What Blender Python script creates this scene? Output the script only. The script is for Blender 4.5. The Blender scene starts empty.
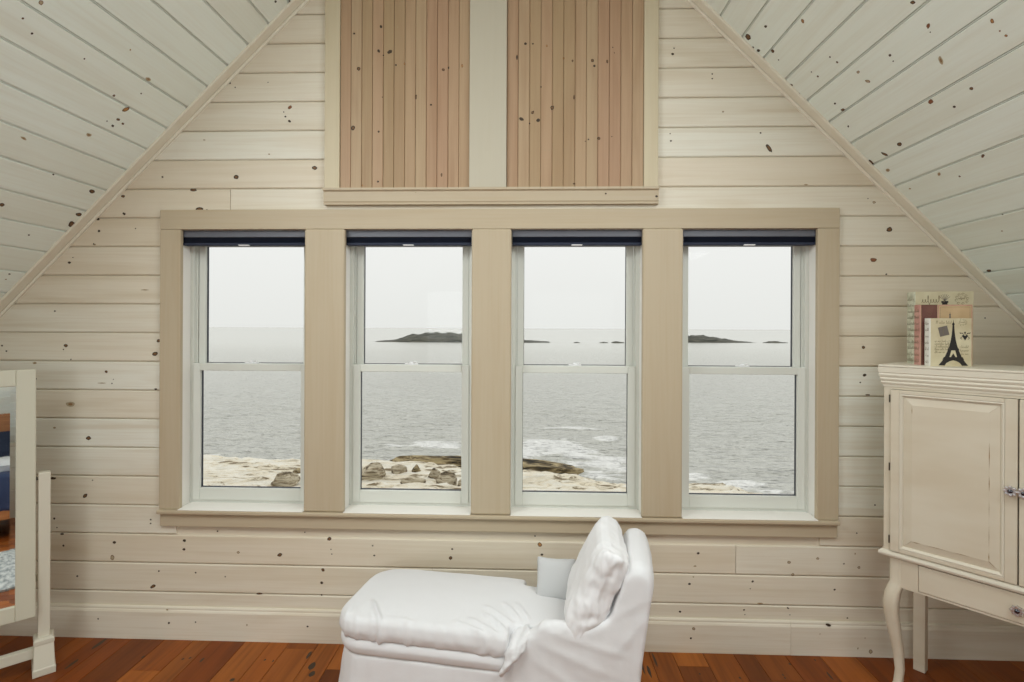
import bpy, bmesh, math, random
from mathutils import Vector, Matrix, noise
R_ = math.radians
S = bpy.context.scene
COL = S.collection

# ------------------------------------------------------------------ camera, sky, lamps, exposure
EYE = 1.55
cam_data = bpy.data.cameras.new('camera')
cam_data.sensor_width = 36.0
cam_data.lens = 36.0 * 540.0 / 1024.0          # wide lens, about 19 mm
cam_data.shift_y = -13.5 / 1024.0
cam_data.clip_end = 6000
cam = bpy.data.objects.new('camera', cam_data)
COL.objects.link(cam)
_th, _ro = R_(2.0), 0.0045
_F = Vector((-math.sin(_th), math.cos(_th), 0))
_R0 = Vector((math.cos(_th), math.sin(_th), 0))
_U0 = Vector((0, 0, 1))
_R = _R0 * math.cos(_ro) + _U0 * math.sin(_ro)
_U = _U0 * math.cos(_ro) - _R0 * math.sin(_ro)
cam.matrix_world = Matrix(((_R.x, _U.x, -_F.x, 0), (_R.y, _U.y, -_F.y, 0), (_R.z, _U.z, -_F.z, EYE), (0, 0, 0, 1)))
S.camera = cam

S.view_settings.view_transform = 'Standard'
S.view_settings.look = 'None'
S.view_settings.gamma = 1.0
S.view_settings.use_curve_mapping = False
S.view_settings.exposure = 0.0

world = bpy.data.worlds.new('overcast_sky')
S.world = world
world.use_nodes = True
wn = world.node_tree
bgn = wn.nodes['Background']
# pale overcast sky, a touch brighter overhead than at the horizon
_tc = wn.nodes.new('ShaderNodeTexCoord')
_sx = wn.nodes.new('ShaderNodeSeparateXYZ')
wn.links.new(_tc.outputs['Generated'], _sx.inputs[0])
_rp = wn.nodes.new('ShaderNodeValToRGB')
_rp.color_ramp.elements[0].position = 0.0
_rp.color_ramp.elements[0].color = (0.83, 0.835, 0.81, 1)
_rp.color_ramp.elements[1].position = 0.28
_rp.color_ramp.elements[1].color = (0.96, 0.96, 0.945, 1)
wn.links.new(_sx.outputs['Z'], _rp.inputs[0])
wn.links.new(_rp.outputs[0], bgn.inputs['Color'])
bgn.inputs['Strength'].default_value = 1.0

def area(name, loc, rot, sx, sy, power, color):
    d = bpy.data.lights.new(name, 'AREA')
    d.shape = 'RECTANGLE'; d.size = sx; d.size_y = sy
    d.energy = power; d.color = color
    o = bpy.data.objects.new(name, d)
    o.location = loc; o.rotation_euler = rot
    COL.objects.link(o)
    return o
# daylight coming in through the two windows of the gable behind the camera; two unseen roof lamps added for light from above
LK = 0.94
DAY = (0.925, 0.98, 1.0)
area('daylight_rear_window', (-1.15, -4.34, 1.45), (R_(90), 0, 0), 1.5, 1.5, 40 * LK, DAY)
area('daylight_rear_window', (0.75, -4.34, 1.45), (R_(90), 0, 0), 1.5, 1.5, 13 * LK, DAY)
area('added_roof_light', (-1.6, 0.75, 2.62), (0, R_(-45), 0), 1.1, 1.4, 39 * LK, DAY)
area('added_roof_light', (1.22, 0.75, 2.62), (0, R_(45), 0), 1.1, 1.4, 36 * LK, DAY)

# ------------------------------------------------------------------ helpers
def tag(o, label=None, cat=None, group=None, kind=None):
    if label: o['label'] = label
    if cat: o['category'] = cat
    if group: o['group'] = group
    if kind: o['kind'] = kind
    return o

def empty(name, loc=(0, 0, 0), rz=0.0, label=None, cat=None, group=None, kind=None):
    o = bpy.data.objects.new(name, None)
    o.empty_display_size = 0.1
    o.location = loc; o.rotation_euler = (0, 0, rz)
    COL.objects.link(o)
    return tag(o, label, cat, group, kind)

def link(name, me, mats, parent=None):
    for m in (mats if isinstance(mats, (list, tuple)) else [mats]):
        me.materials.append(m)
    o = bpy.data.objects.new(name, me)
    COL.objects.link(o)
    if parent: o.parent = parent
    return o

class MB:
    """collects shapes into one mesh"""
    def __init__(s, mtx=None):
        s.v = []; s.f = []; s.m = []; s.x = mtx
    def add(s, vs, fs, mi=0):
        b = len(s.v)
        for p in vs:
            p = Vector(p)
            s.v.append(s.x @ p if s.x else p)
        for f in fs:
            s.f.append(tuple(b + i for i in f)); s.m.append(mi)
    def box(s, x0, x1, y0, y1, z0, z1, mi=0):
        s.add([(x0,y0,z0),(x1,y0,z0),(x1,y1,z0),(x0,y1,z0),(x0,y0,z1),(x1,y0,z1),(x1,y1,z1),(x0,y1,z1)],
              [(0,3,2,1),(4,5,6,7),(0,1,5,4),(1,2,6,5),(2,3,7,6),(3,0,4,7)], mi)
    def prism(s, prof, put, a, b, mi=0):
        """closed profile [(p,q)] swept from a to b; put(p,q,t) -> xyz"""
        n = len(prof)
        vs = [put(p, q, a) for p, q in prof] + [put(p, q, b) for p, q in prof]
        fs = [(i, (i+1) % n, n + (i+1) % n, n + i) for i in range(n)]
        fs += [tuple(range(n-1, -1, -1)), tuple(range(n, 2*n))]
        s.add(vs, fs, mi)
    def loft(s, rings, mi=0, cap=True):
        n = len(rings[0]); vs = [p for r in rings for p in r]; fs = []
        for k in range(len(rings)-1):
            for i in range(n):
                j = (i+1) % n
                fs.append((k*n+i, k*n+j, (k+1)*n+j, (k+1)*n+i))
        if cap:
            fs.append(tuple(range(n-1, -1, -1))); fs.append(tuple((len(rings)-1)*n+i for i in range(n)))
        s.add(vs, fs, mi)
    def tube(s, pts, r, n=8, mi=0):
        pts = [Vector(p) for p in pts]; rings = []
        for i, p in enumerate(pts):
            d = (pts[min(i+1, len(pts)-1)] - pts[max(i-1, 0)]).normalized()
            u = d.orthogonal().normalized() if i == 0 else (u - d * u.dot(d)).normalized()
            w = d.cross(u)
            rr = r[i] if isinstance(r, (list, tuple)) else r
            rings.append([p + (u*math.cos(2*math.pi*k/n) + w*math.sin(2*math.pi*k/n))*rr for k in range(n)])
        s.loft(rings, mi)
    def lathe(s, prof, c=(0,0,0), ax=(0,0,1), n=20, mi=0):
        ax = Vector(ax).normalized(); u = ax.orthogonal().normalized(); w = ax.cross(u); c = Vector(c)
        s.loft([[c + ax*h + (u*math.cos(2*math.pi*k/n) + w*math.sin(2*math.pi*k/n))*max(r, 1e-5) for k in range(n)] for r, h in prof], mi)
    def build(s, name, mats, parent=None, smooth=False, bevel=0.0, seg=2, recalc=True, angle=40):
        me = bpy.data.meshes.new(name)
        me.from_pydata([tuple(p) for p in s.v], [], s.f)
        me.polygons.foreach_set('material_index', s.m)
        if recalc or bevel:
            bm = bmesh.new(); bm.from_mesh(me)
            if recalc: bmesh.ops.recalc_face_normals(bm, faces=bm.faces)
            if bevel:
                ed = [e for e in bm.edges if len(e.link_faces) == 2 and e.calc_face_angle(0) > R_(30)]
                bmesh.ops.bevel(bm, geom=ed, offset=bevel, segments=seg, profile=0.5, affect='EDGES', clamp_overlap=True)
            bm.to_mesh(me); bm.free()
        me.update()
        o = link(name, me, mats, parent)
        if smooth:
            for p in me.polygons: p.use_smooth = True
            if angle < 180:
                me.set_sharp_from_angle(angle=R_(angle))
        return o

def soft(shape, name, mat, parent=None, voxel=0.012, smooth=6, disp=None, mats=None):
    """one continuous cloth surface: shapes are fused (voxel remesh), smoothed and displaced"""
    me = bpy.data.meshes.new(name)
    me.from_pydata([tuple(p) for p in shape.v], [], shape.f)
    bm = bmesh.new(); bm.from_mesh(me); bmesh.ops.recalc_face_normals(bm, faces=bm.faces); bm.to_mesh(me); bm.free()
    tmp = bpy.data.objects.new(name + '_work', me); COL.objects.link(tmp)
    r = tmp.modifiers.new('fuse', 'REMESH'); r.mode = 'VOXEL'; r.voxel_size = voxel
    sm = tmp.modifiers.new('smooth', 'SMOOTH'); sm.factor = 0.5; sm.iterations = smooth
    dg = bpy.context.evaluated_depsgraph_get()
    out = bpy.data.meshes.new_from_object(tmp.evaluated_get(dg))
    bpy.data.objects.remove(tmp)
    out.name = name
    if disp:
        nr = [v.normal.copy() for v in out.vertices]
        for v, n in zip(out.vertices, nr):
            v.co = disp(v.co.copy(), n)
    for p in out.polygons: p.use_smooth = True
    out.materials.clear()
    out.update()
    return link(name, out, mat, parent)

# ------------------------------------------------------------------ materials
def srgb(r, g, b):
    f = lambda c: c/12.92 if c <= 0.04045 else ((c+0.055)/1.055)**2.4
    return (f(r/255), f(g/255), f(b/255), 1)

def mat(name, color, rough=0.6, metal=0.0, spec=0.5, bump=None, vary=None, coat=0.0):
    """vary=(color2, scale xyz, detail): noise mix between two colours; bump=(scale xyz, strength, distance)"""
    m = bpy.data.materials.new(name); m.use_nodes = True
    nt = m.node_tree; b = nt.nodes['Principled BSDF']
    b.inputs['Base Color'].default_value = color
    b.inputs['Roughness'].default_value = rough
    b.inputs['Metallic'].default_value = metal
    b.inputs['Specular IOR Level'].default_value = spec
    b.inputs['Coat Weight'].default_value = coat
    if vary or bump:
        tc = nt.nodes.new('ShaderNodeTexCoord')
    if vary:
        mp = nt.nodes.new('ShaderNodeMapping'); mp.inputs['Scale'].default_value = vary[1]
        nt.links.new(tc.outputs['Object'], mp.inputs[0])
        nz = nt.nodes.new('ShaderNodeTexNoise'); nz.inputs['Scale'].default_value = 1; nz.inputs['Detail'].default_value = vary[2]
        nt.links.new(mp.outputs[0], nz.inputs['Vector'])
        rp = nt.nodes.new('ShaderNodeValToRGB')
        rp.color_ramp.elements[0].position = 0.35; rp.color_ramp.elements[0].color = color
        rp.color_ramp.elements[1].position = 0.68; rp.color_ramp.elements[1].color = vary[0]
        nt.links.new(nz.outputs['Fac'], rp.inputs[0])
        nt.links.new(rp.outputs[0], b.inputs['Base Color'])
    if bump:
        mp2 = nt.nodes.new('ShaderNodeMapping'); mp2.inputs['Scale'].default_value = bump[0]
        nt.links.new(tc.outputs['Object'], mp2.inputs[0])
        n2 = nt.nodes.new('ShaderNodeTexNoise'); n2.inputs['Scale'].default_value = 1; n2.inputs['Detail'].default_value = 4
        nt.links.new(mp2.outputs[0], n2.inputs['Vector'])
        bp = nt.nodes.new('ShaderNodeBump'); bp.inputs['Strength'].default_value = bump[1]; bp.inputs['Distance'].default_value = bump[2]
        nt.links.new(n2.outputs['Fac'], bp.inputs['Height'])
        nt.links.new(bp.outputs[0], b.inputs['Normal'])
    return m

def board_mat(name, tones, grain_axis, streak, rough=0.55, grain=0.5, spec=0.4, tone_attr=False, fine=95.0):
    """boards: every board is a mesh island with its own tone; grain streaks run along grain_axis"""
    m = bpy.data.materials.new(name); m.use_nodes = True
    nt = m.node_tree; N = nt.nodes; L = nt.links
    b = N['Principled BSDF']; b.inputs['Roughness'].default_value = rough; b.inputs['Specular IOR Level'].default_value = spec
    geo = N.new('ShaderNodeNewGeometry')
    rp = N.new('ShaderNodeValToRGB')
    el = rp.color_ramp.elements
    while len(el) < len(tones): el.new(0.5)
    for i, c in enumerate(tones):
        el[i].position = i/(len(tones)-1); el[i].color = c
    if tone_attr:
        ta = N.new('ShaderNodeAttribute'); ta.attribute_name = 'tone'
        L.new(ta.outputs['Fac'], rp.inputs[0])
    else:
        L.new(geo.outputs['Random Per Island'], rp.inputs[0])
    tc = N.new('ShaderNodeTexCoord')
    off = N.new('ShaderNodeVectorMath'); off.operation = 'SCALE'
    cmb = N.new('ShaderNodeCombineXYZ')
    for i in range(3): L.new(geo.outputs['Random Per Island'], cmb.inputs[i])
    L.new(cmb.outputs[0], off.inputs[0]); off.inputs['Scale'].default_value = 37.0
    ad = N.new('ShaderNodeVectorMath'); ad.operation = 'ADD'
    L.new(tc.outputs['Object'], ad.inputs[0]); L.new(off.outputs[0], ad.inputs[1])
    def nz(sc_along, sc_across, detail, dist=0.0):
        mp = N.new('ShaderNodeMapping')
        sc = [sc_across]*3; sc[grain_axis] = sc_along
        mp.inputs['Scale'].default_value = sc
        L.new(ad.outputs[0], mp.inputs[0])
        n = N.new('ShaderNodeTexNoise'); n.inputs['Scale'].default_value = 1; n.inputs['Detail'].default_value = detail
        n.inputs['Distortion'].default_value = dist
        L.new(mp.outputs[0], n.inputs['Vector'])
        return n
    n1 = nz(1.2, 16.0, 5, 0.6)          # broad figure
    n2 = nz(2.5, fine, 3)               # fine grain
    n3 = nz(0.9, 3.0, 2)                # cloudy wash
    def ramp(n, a, bb):
        r = N.new('ShaderNodeMapRange'); r.inputs[1].default_value = a; r.inputs[2].default_value = bb
        L.new(n.outputs['Fac'], r.inputs[0]); return r
    m1 = ramp(n1, 0.48, 0.78); m2 = ramp(n2, 0.45, 0.8); m3 = ramp(n3, 0.5, 0.75)
    def mix(prev, fac, k, color):
        mu = N.new('ShaderNodeMath'); mu.operation = 'MULTIPLY'; mu.inputs[1].default_value = k
        L.new(fac.outputs[0], mu.inputs[0])
        mx = N.new('ShaderNodeMix'); mx.data_type = 'RGBA'
        L.new(mu.outputs[0], mx.inputs[0]); L.new(prev, mx.inputs[6]); mx.inputs[7].default_value = color
        return mx.outputs[2]
    c = mix(rp.outputs[0], m1, 0.55*grain, streak)
    c = mix(c, m2, 0.35*grain, streak)
    c = mix(c, m3, 0.45*grain, tones[0])
    L.new(c, b.inputs['Base Color'])
    bp = N.new('ShaderNodeBump'); bp.inputs['Strength'].default_value = 0.12; bp.inputs['Distance'].default_value = 0.002
    L.new(n2.outputs['Fac'], bp.inputs['Height']); L.new(bp.outputs[0], b.inputs['Normal'])
    return m

WALL_T = [srgb(224, 214, 194), srgb(232, 227, 213), srgb(218, 206, 183), srgb(230, 222, 205), srgb(223, 213, 192), srgb(228, 221, 206)]
M_wall = board_mat('whitewashed_pine_boards', WALL_T, 0, srgb(200, 181, 149), grain=0.85)
M_gable = board_mat('whitewashed_gable_boards', [srgb(220, 208, 186), srgb(224, 213, 193), srgb(226, 217, 198), srgb(228, 221, 204), srgb(235, 236, 225)], 0, srgb(198, 179, 147), grain=0.85, tone_attr=True)
M_ceil = board_mat('whitewashed_ceiling_boards', [srgb(236, 243, 234), srgb(240, 247, 239), srgb(233, 237, 226), srgb(238, 245, 236)], 1, srgb(212, 206, 184), grain=0.55)
M_trim = board_mat('pickled_pine_trim', [srgb(189, 173, 146), srgb(195, 180, 155)], 0, srgb(174, 150, 114), grain=0.55)
M_trimv = board_mat('pickled_pine_trim_upright', [srgb(189, 173, 146), srgb(195, 180, 155)], 2, srgb(174, 150, 114), grain=0.55)
M_rake = board_mat('whitewashed_rake_trim', [srgb(232, 225, 206), srgb(234, 228, 211)], 0, srgb(214, 200, 172), grain=0.5)
M_raw = board_mat('bare_pine_beadboard', [srgb(170, 141, 109), srgb(182, 155, 123), srgb(176, 142, 113), srgb(184, 159, 128), srgb(168, 142, 107)], 2, srgb(144, 106, 74), grain=0.8)
M_post = board_mat('whitewashed_post', [srgb(194, 186, 166), srgb(197, 190, 172)], 2, srgb(186, 176, 152), grain=0.4)
M_floor = board_mat('varnished_pine_floor', [srgb(134, 66, 18), srgb(164, 92, 34), srgb(100, 46, 12), srgb(176, 102, 40), srgb(116, 54, 14), srgb(146, 76, 22)], 1, srgb(70, 30, 8), rough=0.42, grain=1.0, spec=0.22, fine=60.0)
K_dark = mat('knot_dark', srgb(62, 46, 30), 0.6)
K_brown = mat('knot_brown', srgb(116, 82, 50), 0.6)
K_core = mat('knot_core', srgb(146, 112, 74), 0.6)
K_red = mat('knot_red', srgb(134, 78, 48), 0.6)
K_orange = mat('knot_orange', srgb(178, 128, 74), 0.6)
K_grey = mat('knot_faint', srgb(176, 160, 130), 0.6)
KM = [K_dark, K_brown, K_core, K_red, K_orange, K_grey]
M_vinyl = mat('white_vinyl', srgb(216, 217, 208), 0.4)
M_jamb = mat('white_painted_jamb', srgb(246, 243, 236), 0.45)
M_gasket = mat('dark_window_spacer', srgb(30, 34, 48), 0.5)
M_shade = mat('navy_shade_fabric', srgb(34, 42, 62), 0.75, bump=((2, 2, 260), 0.3, 0.002))
M_rail = mat('grey_shade_rail', srgb(98, 100, 108), 0.45)
M_tab = mat('white_plastic', srgb(235, 235, 235), 0.4)
M_slip = mat('white_slipcover_cotton', srgb(226, 225, 225), 0.85, spec=0.2, bump=((55, 55, 55), 0.12, 0.004))
M_pillow = mat('white_pillow_cotton', srgb(234, 233, 233), 0.85, spec=0.2, bump=((40, 40, 40), 0.15, 0.004))
M_cab = mat('cream_painted_wood', srgb(214, 204, 184), 0.5, vary=(srgb(206, 193, 170), (3, 3, 9), 3))
M_cabl = mat('pale_painted_moulding', srgb(220, 212, 194), 0.45)
M_wear = mat('worn_brown_edge', srgb(156, 128, 92), 0.7)
M_hinge = mat('dark_hinge_metal', srgb(92, 84, 74), 0.4, metal=0.8)
M_chrome = mat('chrome_knob', srgb(226, 226, 230), 0.28, metal=1.0)
M_jewel = mat('dark_jewel', srgb(30, 30, 44), 0.08, spec=1.0)
M_mframe = mat('cream_mirror_paint', srgb(206, 202, 182), 0.45)
M_mpost = mat('cream_stand_paint', srgb(216, 210, 192), 0.45)
M_mirror = mat('mirror_silver', (0.92, 0.93, 0.93, 1), 0.015, metal=1.0)

def glass_mat():
    m = bpy.data.materials.new('clear_window_glass'); m.use_nodes = True
    nt = m.node_tree; N = nt.nodes; L = nt.links
    for n in list(N):
        if n.type == 'BSDF_PRINCIPLED': N.remove(n)
    tr = N.new('ShaderNodeBsdfTransparent'); tr.inputs[0].default_value = (0.985, 0.99, 0.985, 1)
    gl = N.new('ShaderNodeBsdfGlossy'); gl.inputs['Roughness'].default_value = 0.02
    fr = N.new('ShaderNodeFresnel'); fr.inputs[0].default_value = 1.13
    mx = N.new('ShaderNodeMixShader')
    L.new(fr.outputs[0], mx.inputs[0]); L.new(tr.outputs[0], mx.inputs[1]); L.new(gl.outputs[0], mx.inputs[2])
    L.new(mx.outputs[0], N['Material Output'].inputs['Surface'])
    return m
M_glass = glass_mat()

# ------------------------------------------------------------------ pine knots: position in mm, two half axes in 0.1 mm, kind
KW = ('-2164 2082 103 0 0 -80 d;-2159 2023 77 0 0 -75 d;-2029 2108 82 0 0 -80 d;-1972 2035 41 0 0 -40 d;-2181 1955 77 0 0 -50 g;-2311 1865 93 0 0 -70 d;'
      '-2293 1891 41 0 0 -30 d;-2327 1449 134 1 0 -90 b;-2340 1430 46 0 0 -40 d;-1852 1476 115 41 32 -84 b;-1870 1411 182 66 46 -121 b;-2301 1380 41 0 0 -50 d;'
      '-2119 1320 75 -60 -53 -62 b;-2082 1282 31 0 0 -30 d;-2089 1262 41 0 0 -40 d;-1864 1235 92 1 0 -50 d;-2302 1156 283 -21 -12 -140 g;-2208 987 154 2 1 -115 b;'
      '-2186 777 46 1 0 -35 d;-2225 699 118 98 70 -79 b;-2073 468 108 2 0 -80 d;-2083 392 123 2 1 -160 n;-2342 505 114 2 0 -60 d;-2335 447 67 1 0 -60 d;'
      '-1888 585 56 1 0 -50 d;-1888 566 51 1 0 -45 d;-2263 296 72 1 0 -55 d;-1845 330 56 1 0 -50 d;-1875 253 150 88 49 -81 b;-1716 484 102 2 0 -80 d;'
      '-1718 440 102 2 0 -75 d;-1443 430 91 2 0 -79 n;-1234 422 136 52 35 -92 b;-987 505 130 2 1 -113 b;-978 454 35 1 0 -34 d;-974 431 45 1 0 -39 d;'
      '-771 476 50 1 0 -44 d;-763 428 59 1 0 -49 d;-1658 326 51 1 0 -50 d;-1508 309 40 1 0 -40 d;-1018 352 81 -78 -63 -64 b;-1024 289 95 2 0 -79 d;'
      '-1024 229 50 1 0 -49 d;-1336 229 171 4 0 -54 b;-1548 533 51 1 0 -50 d;-1109 536 40 1 0 -39 d;-379 467 59 1 0 -54 d;-387 423 108 2 0 -98 b;'
      '48 497 126 2 1 -126 o;59 448 73 1 0 -68 d;25 538 49 1 0 -44 d;809 469 81 2 0 -72 d;768 321 81 2 0 -67 d;786 355 43 1 0 -43 g;'
      '723 186 67 2 0 -58 d;1027 202 57 1 0 -48 d;1031 179 33 1 0 -34 d;1067 339 66 26 20 -54 d;1056 304 33 1 0 -34 d;1238 434 94 2 0 -86 n;'
      '1255 376 89 2 0 -81 n;1372 455 80 2 0 -72 n;1495 432 47 1 0 -43 d;1565 416 84 2 0 -76 n;1547 481 42 1 0 -57 g;1452 308 61 1 0 -52 d;'
      '1234 215 61 -51 -24 -30 d;1243 183 33 1 0 -33 d;1512 174 47 1 0 -43 d;1554 579 47 1 0 -38 d;794 407 95 2 0 -48 g;1102 234 189 4 0 -48 g;'
      '1628 2153 93 0 0 -71 n;1699 2023 157 58 48 -134 b;1626 1879 195 -17 -10 -118 r;1686 1811 51 0 0 -48 d;1581 1463 98 1 0 -86 b;1462 1459 47 0 0 -43 g;'
      '1587 1331 92 35 27 -76 d;1567 1296 47 0 0 -43 d;1602 1237 140 1 0 -43 b;1638 714 56 1 0 -38 d;1599 2170 37 0 0 -29 d;1310 2238 122 -1 0 -43 g;'
      '865 2772 47 -1 0 -43 d;865 2750 47 -1 0 -43 d;917 2590 57 -1 0 -48 n;1095 2487 52 0 0 -48 d;1136 2413 152 -221 -92 -65 b;-1264 3010 80 -1 0 -59 d;'
      '-1115 3151 60 -1 0 -44 d;-1496 2754 66 -1 0 -55 d;-1469 2733 45 -1 0 -40 d;-1304 2756 35 0 0 -30 d;-1194 2632 119 81 55 -77 r;-1216 2586 60 -1 0 -49 d;'
      '-1195 2563 73 -61 -45 -53 d;-1224 2609 35 0 0 -35 d;-1624 2474 91 -1 0 -35 g;-1297 2401 60 0 0 -44 g;-1836 2291 61 0 0 -50 d;-1462 2289 172 -1 1 -129 b;'
      '-1069 2332 160 -1 1 -113 b;-2037 2196 118 0 0 -85 b;-2034 2111 61 0 0 -60 d;-1678 2226 213 -1 0 -84 b;-1647 2129 253 -1 1 -129 b;-1609 2126 61 0 0 -50 d;'
      '-2385 1622 62 0 0 -50 d;-2186 1958 51 0 0 -50 d;-2658 1447 62 0 0 -50 d;-2635 1420 62 0 0 -45 d;-2481 1282 52 0 0 -45 d;-2488 1361 135 1 0 -70 g;'
      '-2384 1037 93 1 0 -60 g;-2392 784 207 3 0 -75 d;-2383 582 72 1 0 -70 d;-2369 537 41 1 0 -40 d;-2345 505 77 1 0 -50 d;676 2870 86 -1 0 -72 d;'
      '683 2898 38 -1 0 -39 d;666 2487 38 0 0 -39 d;670 2452 57 0 0 -48 d;2142 1605 46 0 0 -38 d;-1923 1729 255 1 0 -35 g;-2141 1263 257 2 0 -30 g')
KB = ('-2140 95 51 1 0 -50 d;-1780 83 61 1 0 -54 d;-1789 148 76 2 0 -49 g;-1781 82 61 1 0 -54 d;-1646 90 50 1 0 -44 d;-1388 82 40 1 0 -69 g;'
      '-1086 82 60 1 0 -54 d;1414 148 157 -39 -19 -74 d;783 116 94 2 0 -86 n;770 70 61 2 0 -53 d;1610 28 111 3 1 -132 n;1551 41 42 1 0 -66 g;'
      '1375 105 46 1 0 -28 g;1584 91 46 1 0 -28 g')
KL = ('-2413 1751 31 38 -41 30 b;-2442 1806 29 38 -43 32 d;-2333 1758 57 68 -86 65 n;-2423 2009 22 32 -34 28 d;-2494 2219 34 57 -54 48 b;-2522 2313 170 88 -61 111 o;'
      '-2580 2320 30 99 -71 49 b;-2618 2324 35 66 -63 57 d;-2588 2355 36 68 -59 54 b;-2610 2284 16 30 -33 29 d;-2425 2312 26 42 -39 37 d;-2703 2266 10 161 -93 42 g;'
      '-2827 2057 -29 168 -68 17 g;-2292 2124 23 33 -41 38 g;-2353 2287 34 164 -87 43 g;-2962 2505 39 167 -122 92 b;-3105 2546 33 188 -112 83 b;-3169 2558 122 112 -167 203 b;'
      '-2939 2277 18 45 -47 36 d;-3150 2196 34 106 -107 75 b;-3278 2413 14 59 -44 33 d;-3522 2494 10 68 -49 35 d;-3557 2501 7 54 -44 31 g;-1707 2499 49 58 -41 61 d;'
      '-1652 2560 39 47 -29 45 d')
KR = ('1412 2535 59 -212 181 79 b;1461 2564 48 -64 35 61 d;1490 2552 76 -103 54 91 d;1447 2405 59 -74 44 72 d;1541 2487 99 42 -27 116 b;1553 2233 31 -77 100 66 o;'
      '1588 2502 27 -38 25 39 d;1736 2270 30 -42 31 40 d;1771 2263 57 -36 24 60 b;1763 2401 50 -33 21 57 b;1730 2409 24 -35 26 36 d;1712 2564 80 -32 16 83 b;'
      '1766 2569 71 -28 12 55 b;1904 2448 37 -63 40 51 d;1947 2441 45 -124 61 56 b;2026 2496 22 -42 31 38 d;1857 2222 47 -70 51 61 n;1786 1838 64 -74 53 55 b;'
      '1880 1860 60 -31 59 108 r;1901 1872 16 -21 22 21 d;1881 2055 38 -53 48 52 d;1906 2064 22 -32 27 29 d;1910 2222 101 -82 41 74 n;2003 1922 19 -84 173 86 g;'
      '1987 1701 16 -60 91 41 o;2026 1706 20 -25 27 22 r;2049 1703 34 -44 43 35 o;2113 2077 61 -102 95 93 r;2144 1918 39 -62 63 56 b;2174 2021 33 -57 47 44 d;'
      '2209 2351 65 -135 97 102 b;2220 2459 175 -102 44 92 b;2396 2088 28 -61 58 50 b;2023 2494 22 -42 35 43 d;2226 2562 170 -20 32 113 b;2404 2314 32 -79 103 99 g;'
      '2446 2244 43 -33 31 44 b;2421 2505 22 -61 42 43 g;2295 2519 47 -113 90 98 g;2399 2093 23 -52 62 54 r;2668 2230 11 -37 32 27 d;2745 2297 12 -47 39 32 g;'
      '2942 2529 21 -142 86 73 b')
KP = ('-737 3015 79 27 34 -93 d;-869 2983 64 -1 0 -59 d;-846 2811 114 -1 1 -118 b;-748 2896 60 34 55 -94 d;-694 2891 143 64 44 -94 d;-725 2875 40 -1 0 -39 d;'
      '-663 2827 49 -1 0 -64 d;-621 2832 44 -1 0 -78 o;-431 2801 93 -1 0 -83 b;-405 2810 39 0 0 -73 d;-339 2819 59 -1 1 -117 o;-564 2670 59 -1 1 -147 b;'
      '-490 2631 64 -1 0 -59 d;-873 2522 124 -1 1 -133 b;-746 2503 64 -1 0 -59 d;-748 2259 64 0 0 -59 d;-437 2290 54 0 0 -98 b;-656 3013 39 -1 0 -49 g;'
      '-708 2407 35 0 0 -34 g;-729 2671 35 0 0 -34 d;-826 2241 50 0 0 -49 o;-32 2922 87 -1 0 -83 d;4 2921 53 -1 0 -49 d;71 2910 53 -1 0 -78 o;'
      '-73 2856 49 -1 1 -155 d;152 2849 48 -1 0 -68 o;195 2836 48 -1 0 -73 b;290 2837 87 -1 0 -97 b;300 2810 72 -1 0 -72 d;361 2831 58 -1 0 -106 b;'
      '387 2898 38 -1 0 -34 d;395 2872 34 0 0 -34 d;98 2611 111 -1 1 -126 b;4 2589 67 -39 -58 -100 b;-50 2558 124 -87 -50 -71 d;31 2552 100 57 49 -84 d;'
      '-10 2536 39 0 0 -49 d;44 2712 34 0 0 -58 d;203 2660 48 0 1 -126 b;323 2462 96 -1 0 -87 b;273 2457 43 0 0 -48 d;258 2448 34 0 0 -34 d;'
      '385 2469 34 0 0 -34 d;205 2244 77 0 0 -48 b;65 2406 34 0 0 -34 g;84 2406 34 0 0 -34 g')
KF = ('-2094 2558 144 0 0 600 d;-2093 2401 96 0 0 480 d;-1807 2466 72 0 0 144 d;-992 2433 168 0 0 336 d;-1040 2514 96 0 0 360 d;-969 2377 144 0 0 240 d;'
      '-1302 2322 120 0 0 144 d;-1611 2459 60 0 0 96 d;-1584 2468 60 0 0 96 d;-1519 2455 72 0 0 192 d;-1228 2468 60 0 0 96 d;-1187 2462 48 0 0 96 d;'
      '541 2461 84 0 0 540 d;586 2544 60 0 0 600 d;518 2482 48 0 0 600 d;765 2450 48 0 0 72 d;1204 2540 60 0 0 96 d;1135 2458 48 0 0 72 d;'
      '1342 2460 60 0 0 360 d;934 2429 60 0 0 72 d;1134 2438 48 0 0 72 d;1336 2576 48 0 0 96 d')

# ------------------------------------------------------------------ the room
D = 2.6255                      # inner face of the gable wall
CL, CR = 4.285, 3.8985          # left slope z = x + CL, right slope z = CR - x
AX, AZ = (CR - CL)/2, (CR + CL)/2
XL, XR, YB = -3.285, 2.90, -4.45
PITCH, Z0 = 0.1432, 0.226       # board spacing and one groove height of the gable wall
OX0, OX1, OZ0, OZ1 = -1.745, 1.369, 0.615, 2.027   # the long window opening

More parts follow.
